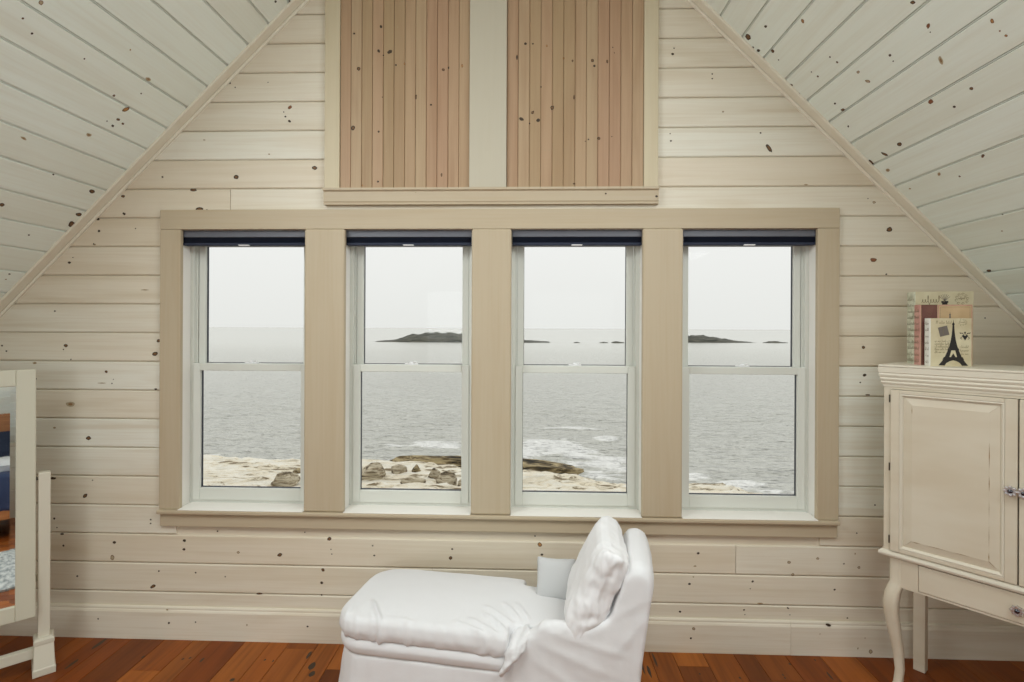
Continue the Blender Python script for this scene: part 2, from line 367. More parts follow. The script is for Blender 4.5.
def knots(mb, data, put, off):
    """dark pine knots lying in the boards: position and the two half axes in mm and tenths"""
    rnd = random.Random(7)
    for e in data.split(';'):
        a, b, e1, e2, f1, f2, t = e.split()
        a, b = int(a)/1000, int(b)/1000
        u = Vector((int(e1), int(e2)))/12000; w = Vector((int(f1), int(f2)))/12000
        rim, core = {'d': (0, 0), 'b': (0, 1), 'r': (1, 3), 'o': (1, 4), 'g': (5, 2), 'n': (1, 5)}[t]
        n = 12
        wob = [0.85 + 0.3*rnd.random() for _ in range(n)]
        ci = 0.62 if t in 'bro' else (0.7 if t == 'n' else 0.5)
        c0 = put(a, b, off)
        outer = []; inner = []
        for k in range(n):
            p = u*math.cos(2*math.pi*k/n)*wob[k] + w*math.sin(2*math.pi*k/n)*wob[k]
            outer.append(put(a + p.x, b + p.y, off)); inner.append(put(a + p.x*ci, b + p.y*ci, off))
        i0 = len(mb.v)
        mb.v += [Vector(p) for p in outer + inner] + [Vector(c0)]
        for k in range(n):
            j = (k+1) % n
            mb.f.append((i0+k, i0+j, i0+n+j, i0+n+k)); mb.m.append(1 + rim)
            mb.f.append((i0+n+k, i0+n+j, i0+2*n)); mb.m.append(1 + core)

def board_profile(w, d=0.018, g=0.0022, ch=0.0045):
    """cross-section of one tongue and groove board of face width w: (across, depth) with eased edges"""
    return [(g, d), (g, ch*0.9), (g + ch, 0), (w - g - ch, 0), (w - g, ch*0.9), (w - g, d)]

# gable wall boards
def gable(name, yface, sgn, opening, knot_data=None, ytop=None):
    mb = MB(); tones = []; rnd = random.Random(21)
    k = -2
    while Z0 + PITCH*k < AZ:
        zb = Z0 + PITCH*k
        if zb + PITCH > 0.0:
            segs = [(XL - 0.1, XR + 0.1)]
            for (x0, x1, z0, z1) in opening:
                if zb + PITCH > z0 + 0.004 and zb < z1 - 0.004:
                    ns = []
                    for a, b in segs:
                        if x0 > a and x1 < b: ns += [(a, x0), (x1, b)]
                        else: ns.append((a, b))
                    segs = ns
            cuts = JOINTS.get(k, [])
            for a, b in segs:
                xs = [a] + [c for c in cuts if a < c < b] + [b]
                for p, q in zip(xs[:-1], xs[1:]):
                    mb.prism(board_profile(PITCH), lambda s, d, t, zb=zb: (t, yface + sgn*d, zb + s), p + 0.0012*(p > a), q - 0.0012*(q < b))
                    # boards either side of the windows take paler tones
                    tn = rnd.random()*.85
                    if knot_data and p > 1.2 and 3 <= k <= 7: tn = .92 + .08*rnd.random()
                    if knot_data and q < -1.6 and 0 <= k <= 7: tn = .55 + .35*rnd.random()
                    if knot_data and k == 0: tn = .45
                    tones += [tn]*(len(mb.f) - len(tones))
        k += 1
    # backing behind the boards (grooves look dark, no daylight leaks), leaving the opening free
    ya, yb_ = sorted((yface + sgn*0.0105, yface + sgn*0.05))
    zs = 0.0
    if opening:
        x0, x1, z0, z1 = opening[0]
        x1 = opening[-1][1]
        mb.box(XL-.1, x0, ya, yb_, -0.05, AZ, 0); mb.box(x1, XR+.1, ya, yb_, -0.05, AZ, 0)
        mb.box(x0, x1, ya, yb_, -0.05, z0, 0); mb.box(x0, x1, ya, yb_, z1, AZ, 0)
        for o1, o2 in zip(opening[:-1], opening[1:]):
            mb.box(o1[1], o2[0], ya, yb_, z0, z1, 0)
    else:
        mb.box(XL-.1, XR+.1, ya, yb_, -0.05, AZ, 0)
    # trim to the roof slopes
    bm = bmesh.new()
    me = bpy.data.meshes.new('tmp'); me.from_pydata([tuple(p) for p in mb.v], [], mb.f)
    tones += [.3]*(len(mb.f) - len(tones))
    me.attributes.new('tone', 'FLOAT', 'FACE').data.foreach_set('value', tones)
    bm.from_mesh(me); bpy.data.meshes.remove(me)
    bmesh.ops.recalc_face_normals(bm, faces=bm.faces)
    for co, no in (((0, 0, CL + 0.03), (-1, 0, 1)), ((0, 0, CR + 0.03), (1, 0, 1)), ((0, 0, -0.02), (0, 0, -1)), ((XL, 0, 0), (-1, 0, 0)), ((XR, 0, 0), (1, 0, 0))):
        bmesh.ops.bisect_plane(bm, geom=bm.verts[:] + bm.edges[:] + bm.faces[:], plane_co=co, plane_no=no, clear_outer=True)
    me = bpy.data.meshes.new(name); bm.to_mesh(me); bm.free()
    if knot_data:
        kb = MB(); knots(kb, knot_data, lambda a, b, o: (a, yface - sgn*o, b), 0.0005)
        bm = bmesh.new(); bm.from_mesh(me)
        vs = [bm.verts.new(p) for p in kb.v]
        for f, m in zip(kb.f, kb.m):
            fa = bm.faces.new([vs[i] for i in f]); fa.material_index = m
            fa.normal_update()
            if fa.normal.y*sgn > 0: fa.normal_flip()
        bm.to_mesh(me); bm.free()
    me.update()
    o = link(name, me, [M_gable] + KM)
    return tag(o, kind='structure')

JOINTS = {1: [0.987], 13: [-1.49], 2: [0.02], 0: [-0.475]}
gable('wall_front', D, 1, [(OX0 - .013, OX1 + .013, OZ0, OZ1 + .013)], KW)
JOINTS = {}
gable('wall_back', YB, -1, [(-1.9, -0.4, 0.7, 2.2), (0.0, 1.5, 0.7, 2.2)])

# knee walls
def knee(name, x, sgn, ztop):
    mb = MB()
    for k in range(-2, 7):
        zb = Z0 + PITCH*k
        if zb + PITCH < 0 or zb > ztop: continue
        mb.prism(board_profile(PITCH), lambda s, d, t, zb=zb: (x + sgn*d, t, max(min(zb + s, ztop + 0.01), -0.02)), YB, D + 0.01)
    xa, xb = sorted((x + sgn*0.0105, x + sgn*0.05))
    mb.box(xa, xb, YB, D + 0.01, -0.05, ztop + 0.02)
    return tag(mb.build(name, M_kneew), kind='structure')
M_kneew = board_mat('whitewashed_knee_boards', WALL_T, 1, srgb(206, 186, 152), grain=0.6)
knee('wall_left', XL, -1, XL + CL)
knee('wall_right', XR, 1, CR - XR)

# sloped ceilings, boards running from gable to gable, with openings for the two added roof windows
def slope(name, side, knot_data):
    mb = MB()
    q = math.sqrt(0.5)
    c = CL if side < 0 else CR
    g0 = -0.0685 if side < 0 else 0.0800
    def put(s, d, t):          # s: distance of the board along x away from the ridge side
        x = s
        z = (x + c) if side < 0 else (c - x)
        return (x + (-q*d if side < 0 else q*d), t, z + q*d)
    step = 0.1003
    k = -2
    prof = lambda: [(a/ math.sqrt(2), d) for a, d in board_profile(step*math.sqrt(2), 0.016, 0.0042, 0.0018)]
    while True:
        s0 = g0 + side*step*k
        if side < 0 and s0 - step < XL - 0.12: break
        if side > 0 and s0 > XR + 0.12: break
        lo = min(s0, s0 + side*step)
        if (side < 0 and lo < AX + 0.02) or (side > 0 and lo + step > AX - 0.02):
            mid = lo + step/2
            added_roofwin = (-2.05 < mid < -1.2) if side < 0 else (0.8 < mid < 1.65)
            segs = [(YB, 0.0), (1.5, D + 0.01)] if added_roofwin else [(YB, D + 0.01)]
            rnd = random.Random(k*7 + side)
            for a, b in segs:
                mb.prism([(lo + p, d) for p, d in prof()], put, a, b)
                mb.prism([(lo - .0011, .0035), (lo + .0011, .0035), (lo + .0011, .013), (lo - .0011, .013)], put, a, b)
        k += 1
    # backing boards
    lo, hi = (XL - 0.1, AX) if side < 0 else (AX, XR + 0.1)
    wl, wh = (-2.07, -1.17) if side < 0 else (0.78, 1.68)
    for a, b, ya, yb in ((lo, wl, YB, D + .05), (wh, hi, YB, D + .05), (wl, wh, YB, 0.0), (wl, wh, 1.5, D + .05)):
        mb.prism([(a, 0.012), (b, 0.012), (b, 0.05), (a, 0.05)], put, ya, yb)
    i0 = len(mb.f)
    if knot_data:
        knots(mb, knot_data, lambda a, b, o: put(a/math.sqrt(2), -o, b), 0.0006)
    return tag(mb.build(name, [M_ceil] + KM), kind='structure')
slope('ceiling_left', -1, KL)
slope('ceiling_right', 1, KR)

# floor boards
mb = MB(); rnd = random.Random(11)
x = XL
while x < XR:
    w = rnd.choice([0.095, 0.125, 0.145, 0.165, 0.11])
    y = YB - rnd.random()*2
    while y < D + 0.02:
        ln = 2.2 + rnd.random()*2.0
        y1 = min(y + ln, D + 0.02); y0 = max(y, YB)
        if y1 > y0 + 0.02:
            a, b, e = x + 0.0008, min(x + w, XR) - 0.0008, 0.0012
            mb.prism([(a, -0.02), (b, -0.02), (b, -e), (b - e, 0), (a + e, 0), (a, -e)], lambda p, q, t: (p, t, q), y0 + 0.0006, y1 - 0.0006)
        y += ln
    x += w
mb.box(XL, XR, YB, D + 0.03, -0.06, -0.012, 1)
knots(mb, KF, lambda a, b, o: (a, b, o), 0.0004)
mb.m = [1 if m else 0 for m in mb.m]
tag(mb.build('floor', [M_floor, K_dark]), kind='structure')

# baseboard of the gable wall: flat board with a small eased cap
def base(name, x0, x1, y, sgn, kd=None, cuts=()):
    mb = MB()
    xs = [x0] + list(cuts) + [x1]
    for a, b in zip(xs[:-1], xs[1:]):
        mb.prism([(0, 0), (0.018, 0), (0.018, 0.133), (0.014, 0.142), (0.0115, 0.144), (0.0115, 0.153), (0.008, 0.158), (0, 0.158)], lambda p, q, t: (t, y - sgn*p, q), a + .0006, b - .0006)
    if kd: knots(mb, kd, lambda a, b, o: (a, y - sgn*(0.018 + o), b), 0.0005)
    return tag(mb.build(name, [M_wall] + KM), kind='structure')
base('baseboard_front', XL, XR, D, 1, KB, cuts=(1.24,))
base('baseboard_back', XL, XR, YB, -1)

# rake trims: flat board on the ceiling and a small bead against the gable
def rake(name, side):
    c = CL if side < 0 else CR
    q = math.sqrt(0.5)
    xa, xb = (XL, AX) if side < 0 else (AX, XR)
    def put(p, d, t):      # p: distance out of the wall, d: depth below the ceiling
        z = (t + c) if side < 0 else (c - t)
        return (t + (q*d if side < 0 else -q*d), D - p, z - q*d)
    mb = MB()
    mb.prism([(0.0, 0.0), (0.060, 0.0), (0.060, 0.008), (0.057, 0.011), (0.0, 0.011)], put, xa, xb)
    mb.prism([(0.0, 0.0125), (0.012, 0.0125), (0.012, 0.019), (0.008, 0.023), (0.0, 0.023)], put, xa, xb)
    return tag(mb.build(name, M_rake), kind='structure')
rake('trim_1', -1); rake('trim_2', 1)

# window casing: side casings, mullion casings, head, stool and apron
cs = empty('trim_3', (0, D, 0), kind='structure')
def part_box(name, b, m, parent, bev=0.003, seg=2, org=(0, D, 0)):
    mb = MB(); mb.box(b[0]-org[0], b[1]-org[0], b[2]-org[1], b[3]-org[1], b[4]-org[2], b[5]-org[2])
    return mb.build(name, m, parent, bevel=bev, seg=seg)
part_box('head_casing', (-1.834, 1.459, D-.020, D+.004, 2.027, 2.124), M_trim, cs)
for x0, x1 in ((-1.834, -1.730), (1.357, 1.459)):
    part_box('side_casing', (x0, x1, D-.020, D+.004, 0.6455, 2.0265), M_trimv, cs)
MUL = ((-1.106, -0.908), (-0.287, -0.095), (0.533, 0.724))
for x0, x1 in MUL:
    part_box('mullion_casing', (x0, x1, D-.028, D+.004, 0.6455, 2.0265), M_trimv, cs, bev=0.009, seg=3)
stool = part_box('stool', (-1.834, 1.457, D-.040, D+.01, 0.626, 0.645), M_trim, cs, bev=0.005)
part_box('apron', (-1.830, 1.456, D-.018, D+.004, 0.559, 0.6255), M_trim, cs, bev=0.004)

# beadboard panel above the windows: two fields of narrow strips, posts, ledge
M_postw = board_mat('pale_post', [srgb(206, 193, 164), srgb(210, 198, 170)], 2, srgb(188, 168, 130), grain=0.5)
pn = empty('trim_4', (0, D, 0), kind='structure')
ZT = 3.62
for x0, x1, w in ((-0.937, -0.301, 0.0), (-0.121, 0.536, 0.0)):
    mb = MB(); n = 12
    sw = (x1 - x0)/n
    for i in range(n):
        a = x0 + i*sw
        zt = min(ZT, (a + CL), CR - a - sw) - 0.01
        g, ch = (0.0005, 0.0015) if i % 2 else (0.0007, 0.003)
        mb.prism([(a + g, 0), (a + g, -0.012), (a + g + ch, -0.015), (a + sw - 0.0005 - .002, -0.015), (a + sw - 0.0005, -0.012), (a + sw - 0.0005, 0)],
                 lambda p, q, t: (p, q, t), 2.2240, zt)
    mb.box(x0, x1, -0.008, 0.0, 2.2240, 3.3)
    ks = ';'.join(e for e in KP.split(';') if x0 < int(e.split()[0])/1000 < x1)
    knots(mb, ks, lambda a, b, o: (a, -0.015 - o, b), 0.0005)
    mb.build('beadboard', [M_raw] + KM, pn)
for x0, x1, m, d in ((-1.012, -0.9375, M_postw, .022), (0.5365, 0.605, M_postw, .022), (-0.3005, -0.1215, M_post, .034)):
    b = (x0, x1, D - d, D, 2.2240, min(ZT, x0 + CL, CR - x1) - 0.02)
    part_box('post', b, m, pn, bev=0.003)
mb = MB()
mb.prism([(0, 2.144), (-0.030, 2.144), (-0.030, 2.151), (-0.026, 2.154), (-0.030, 2.160), (-0.030, 2.207), (-0.042, 2.213), (-0.042, 2.2235), (0, 2.2235)],
         lambda p, q, t: (t, p, q), -1.012, 0.606)
knots(mb, '355 2192 60 0 0 55 d;596 2178 75 0 0 65 d;-560 2202 50 0 0 20 g', lambda a, b, o: (a, -0.030 - o, b), 0.0005)
mb.build('ledge', [M_trim] + KM, pn)

M_sill = mat('white_painted_sill', srgb(244, 240, 232), 0.4)
# ------------------------------------------------------------------ the four double-hung windows
WX = ((-1.745, -1.110), (-0.918, -0.290), (-0.096, 0.540), (0.730, 1.369))
SILLX = ((-1.730, -1.106), (-0.908, -0.287), (-0.095, 0.533), (0.724, 1.357))
def ring(mb, x0, x1, z0, z1, l, r, b, t, y0, y1):
    """rectangular frame of four bars (left, right, bottom, top widths)"""
    mb.box(x0, x0+l, y0, y1, z0, z1); mb.box(x1-r, x1, y0, y1, z0, z1)
    mb.box(x0+l, x1-r, y0, y1, z0, z0+b); mb.box(x0+l, x1-r, y0, y1, z1-t, z1)
def window(n, x0, x1, z0, z1, yf, sgn, simple=False, sill=None):
    w = empty('window_%d' % n, (0, yf, 0), kind='structure')
    Y = lambda a, b: tuple(sorted((sgn*a, sgn*b)))
    mb = MB(); y0, y1 = Y(0.0, 0.150)
    ring(mb, x0-.012, x1+.012, z0-.012, z1+.012, .012, .012, .012, .012, y0, y1)
    mb.build('jamb', M_jamb, w)
    mb = MB(); y0, y1 = Y(0.084, 0.150)
    ring(mb, x0, x1, z0, z1, .019, .019, .017, .022, y0, y1)
    ring(mb, x0+.019, x1-.019, z0+.017, z1-.022, .006, .006, .001, .001, *Y(0.109, 0.113))
    mb.build('frame', M_vinyl, w, bevel=.0015, seg=1)
    if not simple:
        mb = MB(); mb.box(sill[0] + .0003, sill[1] - .0003, -.037, .0835, .0003 + z0, z0 + .0045); mb.build('sill', M_sill, w, bevel=.0015, seg=1)
    zm = z0 + (z1 - z0)*0.517
    a, b = x0 + .0195, x1 - .0195
    lo = MB(); y0, y1 = Y(.076, .108)
    ring(lo, a, b, z0+.0175, zm, .037, .037, .062, .036, y0, y1)
    s1 = lo.build('lower_sash', M_vinyl, w, bevel=.003, seg=2)
    up = MB(); y0, y1 = Y(.114, .146)
    ring(up, a+.006, b-.006, zm-.034, z1-.023, .034, .034, .034, .04, y0, y1)
    s2 = up.build('upper_sash', M_vinyl, w, bevel=.003, seg=2)
    for s, xa, xb, za, zb, yy in ((s1, a+.037, b-.037, z0+.0795, zm-.036, .088), (s2, a+.040, b-.040, zm, z1-.063, .126)):
        g = MB(); ring(g, xa-.001, xb+.001, za-.001, zb+.001, .0025, .0025, .0035, .002, *Y(yy + .004, yy + .018))
        g.build('glazing_spacer', M_gasket, s)
        g = MB(); g.box(xa-.006, xb+.006, *Y(yy + .009, yy + .013), za-.006, zb+.006)
        g.build('pane', M_glass, s)
    if not simple:
        xm = (x0+x1)/2
        lk = MB()
        lk.box(xm-.032, xm+.032, .080, .104, zm, zm+.006)
        lk.lathe([(0, .004), (.011, .004), (.011, .012), (.006, .015), (0, .015)], (xm, .092, zm), n=16)
        lk.box(xm-.004, xm+.026, .084, .092, zm+.009, zm+.015)
        lk.build('sash_lock', M_tab, w, bevel=.0015, seg=1)
    return w
for i, (x0, x1) in enumerate(WX):
    window(i+1, x0, x1, 0.645, 2.027, D, 1, sill=SILLX[i])
window(5, -1.9, -0.4, 0.7, 2.2, YB, -1, True)
window(6, 0.0, 1.5, 0.7, 2.2, YB, -1, True)
# solid filling between window units (wall thickness behind the mullion casings and around the opening)
mb = MB()
for x0, x1 in ((-1.846, -1.757), *[(WX[i][1]+.012, WX[i+1][0]-.012) for i in range(3)], (1.381, 1.47)):
    mb.box(x0, x1, D+.004, D+.150, 0.60, 2.05)
mb.box(-1.846, 1.47, D+.004, D+.150, 2.039, 2.12); mb.box(-1.846, 1.47, D+.011, D+.150, 0.55, 0.625)
tag(mb.build('trim_5', M_jamb), kind='structure')
# outside cladding of the gable
mb = MB()
for b in ((XL, -1.86, 0, AZ), (1.48, XR, 0, AZ), (-1.86, 1.48, 0, .6), (-1.86, 1.48, 2.1, AZ)):
    mb.box(b[0], b[1], D+.052, D+.15, b[2], b[3])
bm = bmesh.new(); me = bpy.data.meshes.new('wall_outside'); me.from_pydata([tuple(p) for p in mb.v], [], mb.f); bm.from_mesh(me)
for co, no in (((0, 0, CL + 0.06), (-1, 0, 1)), ((0, 0, CR + 0.06), (1, 0, 1))):
    bmesh.ops.bisect_plane(bm, geom=bm.verts[:] + bm.edges[:] + bm.faces[:], plane_co=co, plane_no=no, clear_outer=True)
bm.to_mesh(me); bm.free()
tag(link('wall_outside', me, M_jamb), kind='structure')
# unseen roof windows, added around the roof lamps above the camera
for n, side, xc in ((7, -1, -1.62), (8, 1, 1.23)):
    w = empty('window_%d' % n, (xc, 0.75, xc + CL if side < 0 else CR - xc), kind='structure')
    w.rotation_euler = (0, R_(-45) if side < 0 else R_(45), 0)
    mb = MB(); hw = .45*math.sqrt(2)
    for b in ((-hw-.01, -hw+.07, -.76, .76), (hw-.07, hw+.01, -.76, .76), (-hw+.07, hw-.07, -.76, -.68), (-hw+.07, hw-.07, .68, .76)):
        mb.box(b[0], b[1], b[2], b[3], -.012, .07)
    mb.build('frame', M_trim, w, bevel=.004)
    mb = MB(); mb.box(-hw+.06, hw-.06, -.69, .69, .04, .046); mb.build('pane', M_glass, w)

# ------------------------------------------------------------------ cellular shades drawn up at the top of each window
for i, ((x0, x1), which) in enumerate(zip(WX, ('leftmost window', 'second window from the left', 'third window from the left', 'rightmost window'))):
    o = empty('cellular_shade', ((x0+x1)/2, D + .012, 2.0265), label='navy cellular shade drawn up at the top of the %s' % which, cat='window shade', group='cellular shades above the windows')
    hw = (x1-x0)/2 - .003
    mb = MB(); mb.box(-hw, hw, 0, .040, -.034, -.001); mb.build('head_rail', M_rail, o, bevel=.003)
    mb = MB()
    for k in range(7):            # folded pleats
        zt = -.0345 - k*.0036
        mb.prism([(0.003, zt-.0018), (.008, zt), (.036, zt), (.040, zt-.0018), (.036, zt-.0035), (.008, zt-.0035)], lambda p, q, t: (t, p, q), -hw+.002, hw-.002)
    mb.build('pleated_fabric', M_shade, o)
    mb = MB(); mb.box(-hw+.001, hw-.001, .002, .038, -.0735, -.0602)
    br = mb.build('bottom_rail', M_shade, o, bevel=.003)
    mb = MB(); mb.box(-.026, .026, -.007, .010, -.0760, -.0715)
    mb.build('pull_tab', M_tab, br, bevel=.001, seg=1)

# ------------------------------------------------------------------ chaise longue (local x = along the seat, y = across towards the windows)
CH_A = R_(-8.8)
ch = empty('chaise_longue', (0, 0, 0), CH_A, label='white slipcovered chaise longue standing under the windows', cat='chaise longue')
P0, P1 = 1.905, 2.335          # near and far side of the seat, local y
ch_mtx = Matrix.Rotation(CH_A, 4, 'Z')
def plan(a0, a1, p0, p1, rl, rr, n=8):
    """rounded outline, counter-clockwise; rl radius at the left end, rr at the right end"""
    pts = []
    for cx, cy, r, s in ((a1-rr, p1-rr, rr, 0), (a0+rl, p1-rl, rl, 90), (a0+rl, p0+rl, rl, 180), (a1-rr, p0+rr, rr, 270)):
        for k in range(n+1):
            t = R_(s + 90*k/n)
            pts.append((cx + r*math.cos(t), cy + r*math.sin(t)))
    return pts
def slab(mb, outline_levels):
    mb.loft([[(x, y, z) for x, y in o] for z, o in outline_levels])
def fbm(p, s, o=3):
    return noise.fractal(Vector(p)*s, 1.0, 2.0, o)
def seg_ridge(p, a, b, w):
    """0..1 bump of half width w around the segment a-b"""
    a, b = Vector(a), Vector(b); d = b - a
    t = max(0, min(1, (p - a).dot(d)/d.dot(d)))
    r = (p - (a + d*t)).length/w
    return math.exp(-r*r)*min(1, 4*t*(1-t) + .15)

# slipcover: skirted base, low arms and sloping back in one continuous cloth
mb = MB()
slab(mb, [(0.006, plan(-1.105, .075, P0-.034, P1+.012, .15, .05)), (.16, plan(-1.078, .07, P0-.018, P1+.006, .14, .05)), (.312, plan(-1.050, .07, P0-.006, P1, .12, .05))])
bp = [(-.085, .28), (-.075, .40), (-.034, .50), (.004, .60), (.028, .665), (.038, .700), (.058, .724), (.094, .732), (.124, .715), (.136, .685), (.136, .64), (.124, .55), (.104, .42), (.082, .25), (.074, .02), (-.02, .02)]
def bpm(p0, p1):           # back, rounded towards its two sides
    cx, cz = .03, .43
    rings = []
    for y, sc in ((p0-.004, .91), (p0+.012, .97), (p0+.045, 1.0), (p1-.07, 1.0), (p1-.02, .95), (p1+.002, .86)):
        rings.append([(cx + (a-cx)*(sc if z > .4 else 1), y, (cz + (z-cz)*(sc if z > .5 else 1))) for a, z in bp])
    return rings
mb.loft(bpm(P0-.004, P1))
for pa, pb in ((P0-.012, P0+.050), (P1-.050, P1+.006)):
    ap = [(-.372, .02), (-.374, .330), (-.335, .415), (-.285, .475), (-.255, .497), (-.21, .507), (-.10, .510), (-.03, .535), (.05, .57), (.05, .02)]
    mb.loft([[(a, y, z - dz*(z > .3)) for a, z in ap] for y, dz in ((pa, .022), (pa+.012, .004), ((pa+pb)/2, 0), (pb-.012, .004), (pb, .022))])
def d_slip(p, n):
    r = fbm(p, 5.0)*.005 + fbm((p.x*3, p.y*3, p.z*.8), 7.0, 2)*.003*(1.3 - min(1, p.z/.5))
    if p.z < .40: r += math.sin((p.x + .12*p.z)*19 + 2*fbm(p, 2))*.0035*(1 - p.z/.40)     # soft folds of the skirt
    if n.y < -.3 and p.z > .25:     # drag lines fanning over the arm and the near side of the back
        for a, b, w in (((-.28, P0, .44), (.02, P0, .34), .016), ((-.30, P0, .38), (-.02, P0, .24), .018), ((-.06, P0, .50), (.10, P0, .62), .016), ((.00, P0, .42), (.11, P0, .56), .015), ((-.20, P0, .47), (.06, P0, .42), .012)):
            r += .0032*seg_ridge(Vector((p.x, P0, p.z)), a, b, w)
    if n.z > .3 and p.z > .44:      # puckers along the arm top
        r += .003*math.sin(p.x*95 + 4*fbm(p, 8))*max(0, min(1, (-.06 - p.x)/.1))
    q = p + n*r
    q.z = max(q.z, .004)
    return q
soft(mb, 'slipcover', M_slip, ch, voxel=.0095, smooth=6, disp=d_slip)

# T-shaped seat cushion: a wide part in front of the arms and a narrower part between them
def cush(z0, z1, g, big=True):
    mb = MB()
    slab(mb, [(z0, plan(-1.050-g, -.378, P0-.006-g, P1+.004+g, .105, .012)), ((z0+z1)/2, plan(-1.062-g, -.374, P0-.016-g, P1+.010+g, .11, .012)), (z1-.009, plan(-1.058-g, -.372, P0-.012-g, P1+.006+g, .11, .012)), (z1, plan(-1.045-g, -.375, P0+.000-g, P1-.006+g, .105, .015))])
    slab(mb, [(z0, plan(-.46, -.08, P0+.052, P1-.052, .01, .01)), (z1, plan(-.46, -.08, P0+.056, P1-.056, .01, .01))])
    return mb
seat = soft(cush(.308, .372, 0), 'seat_cushion', M_slip, ch, voxel=.009, smooth=4, disp=lambda p, n: p + n*(fbm(p, 6.0)*.0022))
def d_sheet(p, n):
    cx, cy = -.62, (P0+P1)/2
    crown = max(0, 1 - ((p.x-cx)/.56)**2)*max(0, 1 - ((p.y-cy)/.30)**2)
    up = max(0, n.z)
    r = fbm(p, 6.0)*.0025
    near = max(0, min(1, (P0 + .14 - p.y)/.15))
    for a, b, w, h in (((-.955, P0+.12, 0), (-.845, P0-.03, 0), .0075, .013), ((-.985, P0+.06, 0), (-.945, P0-.03, 0), .007, .009), ((-1.015, P0+.06, 0), (-1.0, P0-.01, 0), .006, .008), ((-.925, P0+.05, 0), (-.885, P0-.02, 0), .006, .009), ((-1.03, P0+.09, 0), (-1.01, P0+.02, 0), .006, .007),
                       ((-.78, P0+.03, 0), (-.74, P0-.02, 0), .008, .006), ((-.64, P0+.02, 0), (-.62, P0-.02, 0), .009, .004), ((-.86, P0+.02, 0), (-.70, P0+.00, 0), .006, .005),
                       ((-.50, P0+.15, 0), (-.36, P0+.05, 0), .008, .011), ((-.49, P0+.10, 0), (-.38, P0+.01, 0), .007, .011), ((-.54, P0+.06, 0), (-.40, P0-.015, 0), .008, .009), ((-.43, P0+.19, 0), (-.34, P0+.08, 0), .007, .010), ((-.38, P0+.2, 0), (-.31, P0+.09, 0), .007, .009), ((-.58, P0+.03, 0), (-.43, P0-.02, 0), .007, .006)):
        r += (1.35 if h > .012 or a[0] > -.6 else .65)*h*seg_ridge(Vector((p.x, p.y, 0)), a, b, w)
    r += near*abs(fbm((p.x*2.2, p.y, p.z), 9.0))*.005
    q = p + n*r
    if p.z > .38: q.z += up*.030*crown
    return q
soft(cush(.368, .436, .003), 'fitted_sheet', M_slip, seat, voxel=.0075, smooth=2, disp=d_sheet)
# bunched cloth tucked round the front of the near arm
mb = MB()
mb.loft([[(x + r*math.cos(2*math.pi*k/10), y + .6*r*math.sin(2*math.pi*k/10), z + .5*r*math.cos(2*math.pi*k/10)) for k in range(10)] for x, y, z, r in
         ((-.345, P0+.085, .440, .014), (-.345, P0+.055, .440, .040), (-.338, P0+.022, .436, .048), (-.340, P0-.004, .418, .046), (-.345, P0-.020, .388, .036), (-.372, P0-.024, .345, .026), (-.388, P0-.022, .312, .013), (-.394, P0-.018, .296, .004))])
soft(mb, 'cloth_fold', M_slip, ch, voxel=.005, smooth=3, disp=lambda p, n: p + n*(math.sin((p.z*.8 - p.x*1.2)*150 + 3*fbm(p, 12))*.0026 + fbm(p, 30)*.003))

# pillows: two sewn faces meeting in a seam
def pillow(label, L_, W_, T_, disp, m, mtx, cat='pillow', ex_=2.6, rim=.03):
    mb = MB(); G = 30; pinch = .055 if rim < .1 else .02
    def pt(u, v, s):
        e = (max(0, 1 - abs(u)**ex_)*max(0, 1 - abs(v)**ex_))**.40
        cu = 1 - pinch*(1 - abs(v)**2)*abs(u)**3
        cv = 1 - pinch*(1 - abs(u)**2)*abs(v)**3
        return (u*L_/2*cu, v*W_/2*cv, s*T_*.5*(e*(1-rim) + rim))
    for s in (1, -1):
        vs = [pt(-1 + 2*i/G, -1 + 2*j/G, s) for j in range(G+1) for i in range(G+1)]
        fs = [(j*(G+1)+i, j*(G+1)+i+1, (j+1)*(G+1)+i+1, (j+1)*(G+1)+i) for j in range(G) for i in range(G)]
        if s < 0: fs = [tuple(reversed(f)) for f in fs]
        mb.add(vs, fs)
    n1 = (G+1)**2
    bd = [i for i in range(G)] + [G + j*(G+1) for j in range(G)] + [G*(G+1) + G - i for i in range(G)] + [(G-j)*(G+1) for j in range(G)]
    for k in range(len(bd)):
        a, b = bd[k], bd[(k+1) % len(bd)]
        mb.f.append((b, a, n1 + a, n1 + b)); mb.m.append(0)
    o = soft(mb, 'pillow', m, None, voxel=.0050, smooth=2, disp=disp)
    tag(o, label, cat); o.matrix_world = mtx
    return o
def lean_mtx(a, p, z, deg, yaw=0.0, roll=0.0):
    """pillow frame: x up along the lean, y across the seat, z towards the foot end"""
    ex = Vector((math.cos(R_(deg)), 0, math.sin(R_(deg)))); ey = Vector((0, 1, 0))
    rm = Matrix((ex, ey, ex.cross(ey))).transposed().to_4x4()
    return ch_mtx @ Matrix.Translation((a, p, z)) @ Matrix.Rotation(yaw, 4, 'Z') @ rm @ Matrix.Rotation(roll, 4, 'Z')
def d_pil(p, n):
    k = max(0, min(1, (-p.y - .00)/.14))
    r = fbm(p, 9.0)*.007
    r += k*((.3 - abs(fbm((p.x*.45 + p.z*.35, p.y*1.2, p.z*1.5 - p.x*.45), 14.0, 2)))*.013)
    r += k*.002*math.sin(p.x*40 + p.z*60 + 6*fbm(p, 6))
    r += .006*seg_ridge(p, (-.17, -.13, -.05), (.17, -.08, -.05), .010)
    return p + n*r
pillow('crumpled white pillow propped against the back of the white chaise', .34, .365, .140, d_pil, M_pillow, lean_mtx(-.066, 2.075, .612, 66, R_(4), R_(-2)), ex_=4.5, rim=.30)
M_greyp = mat('pale_grey_pillow_cotton', srgb(196, 196, 195), .85, spec=.2, bump=((60, 60, 60), .1, .003))
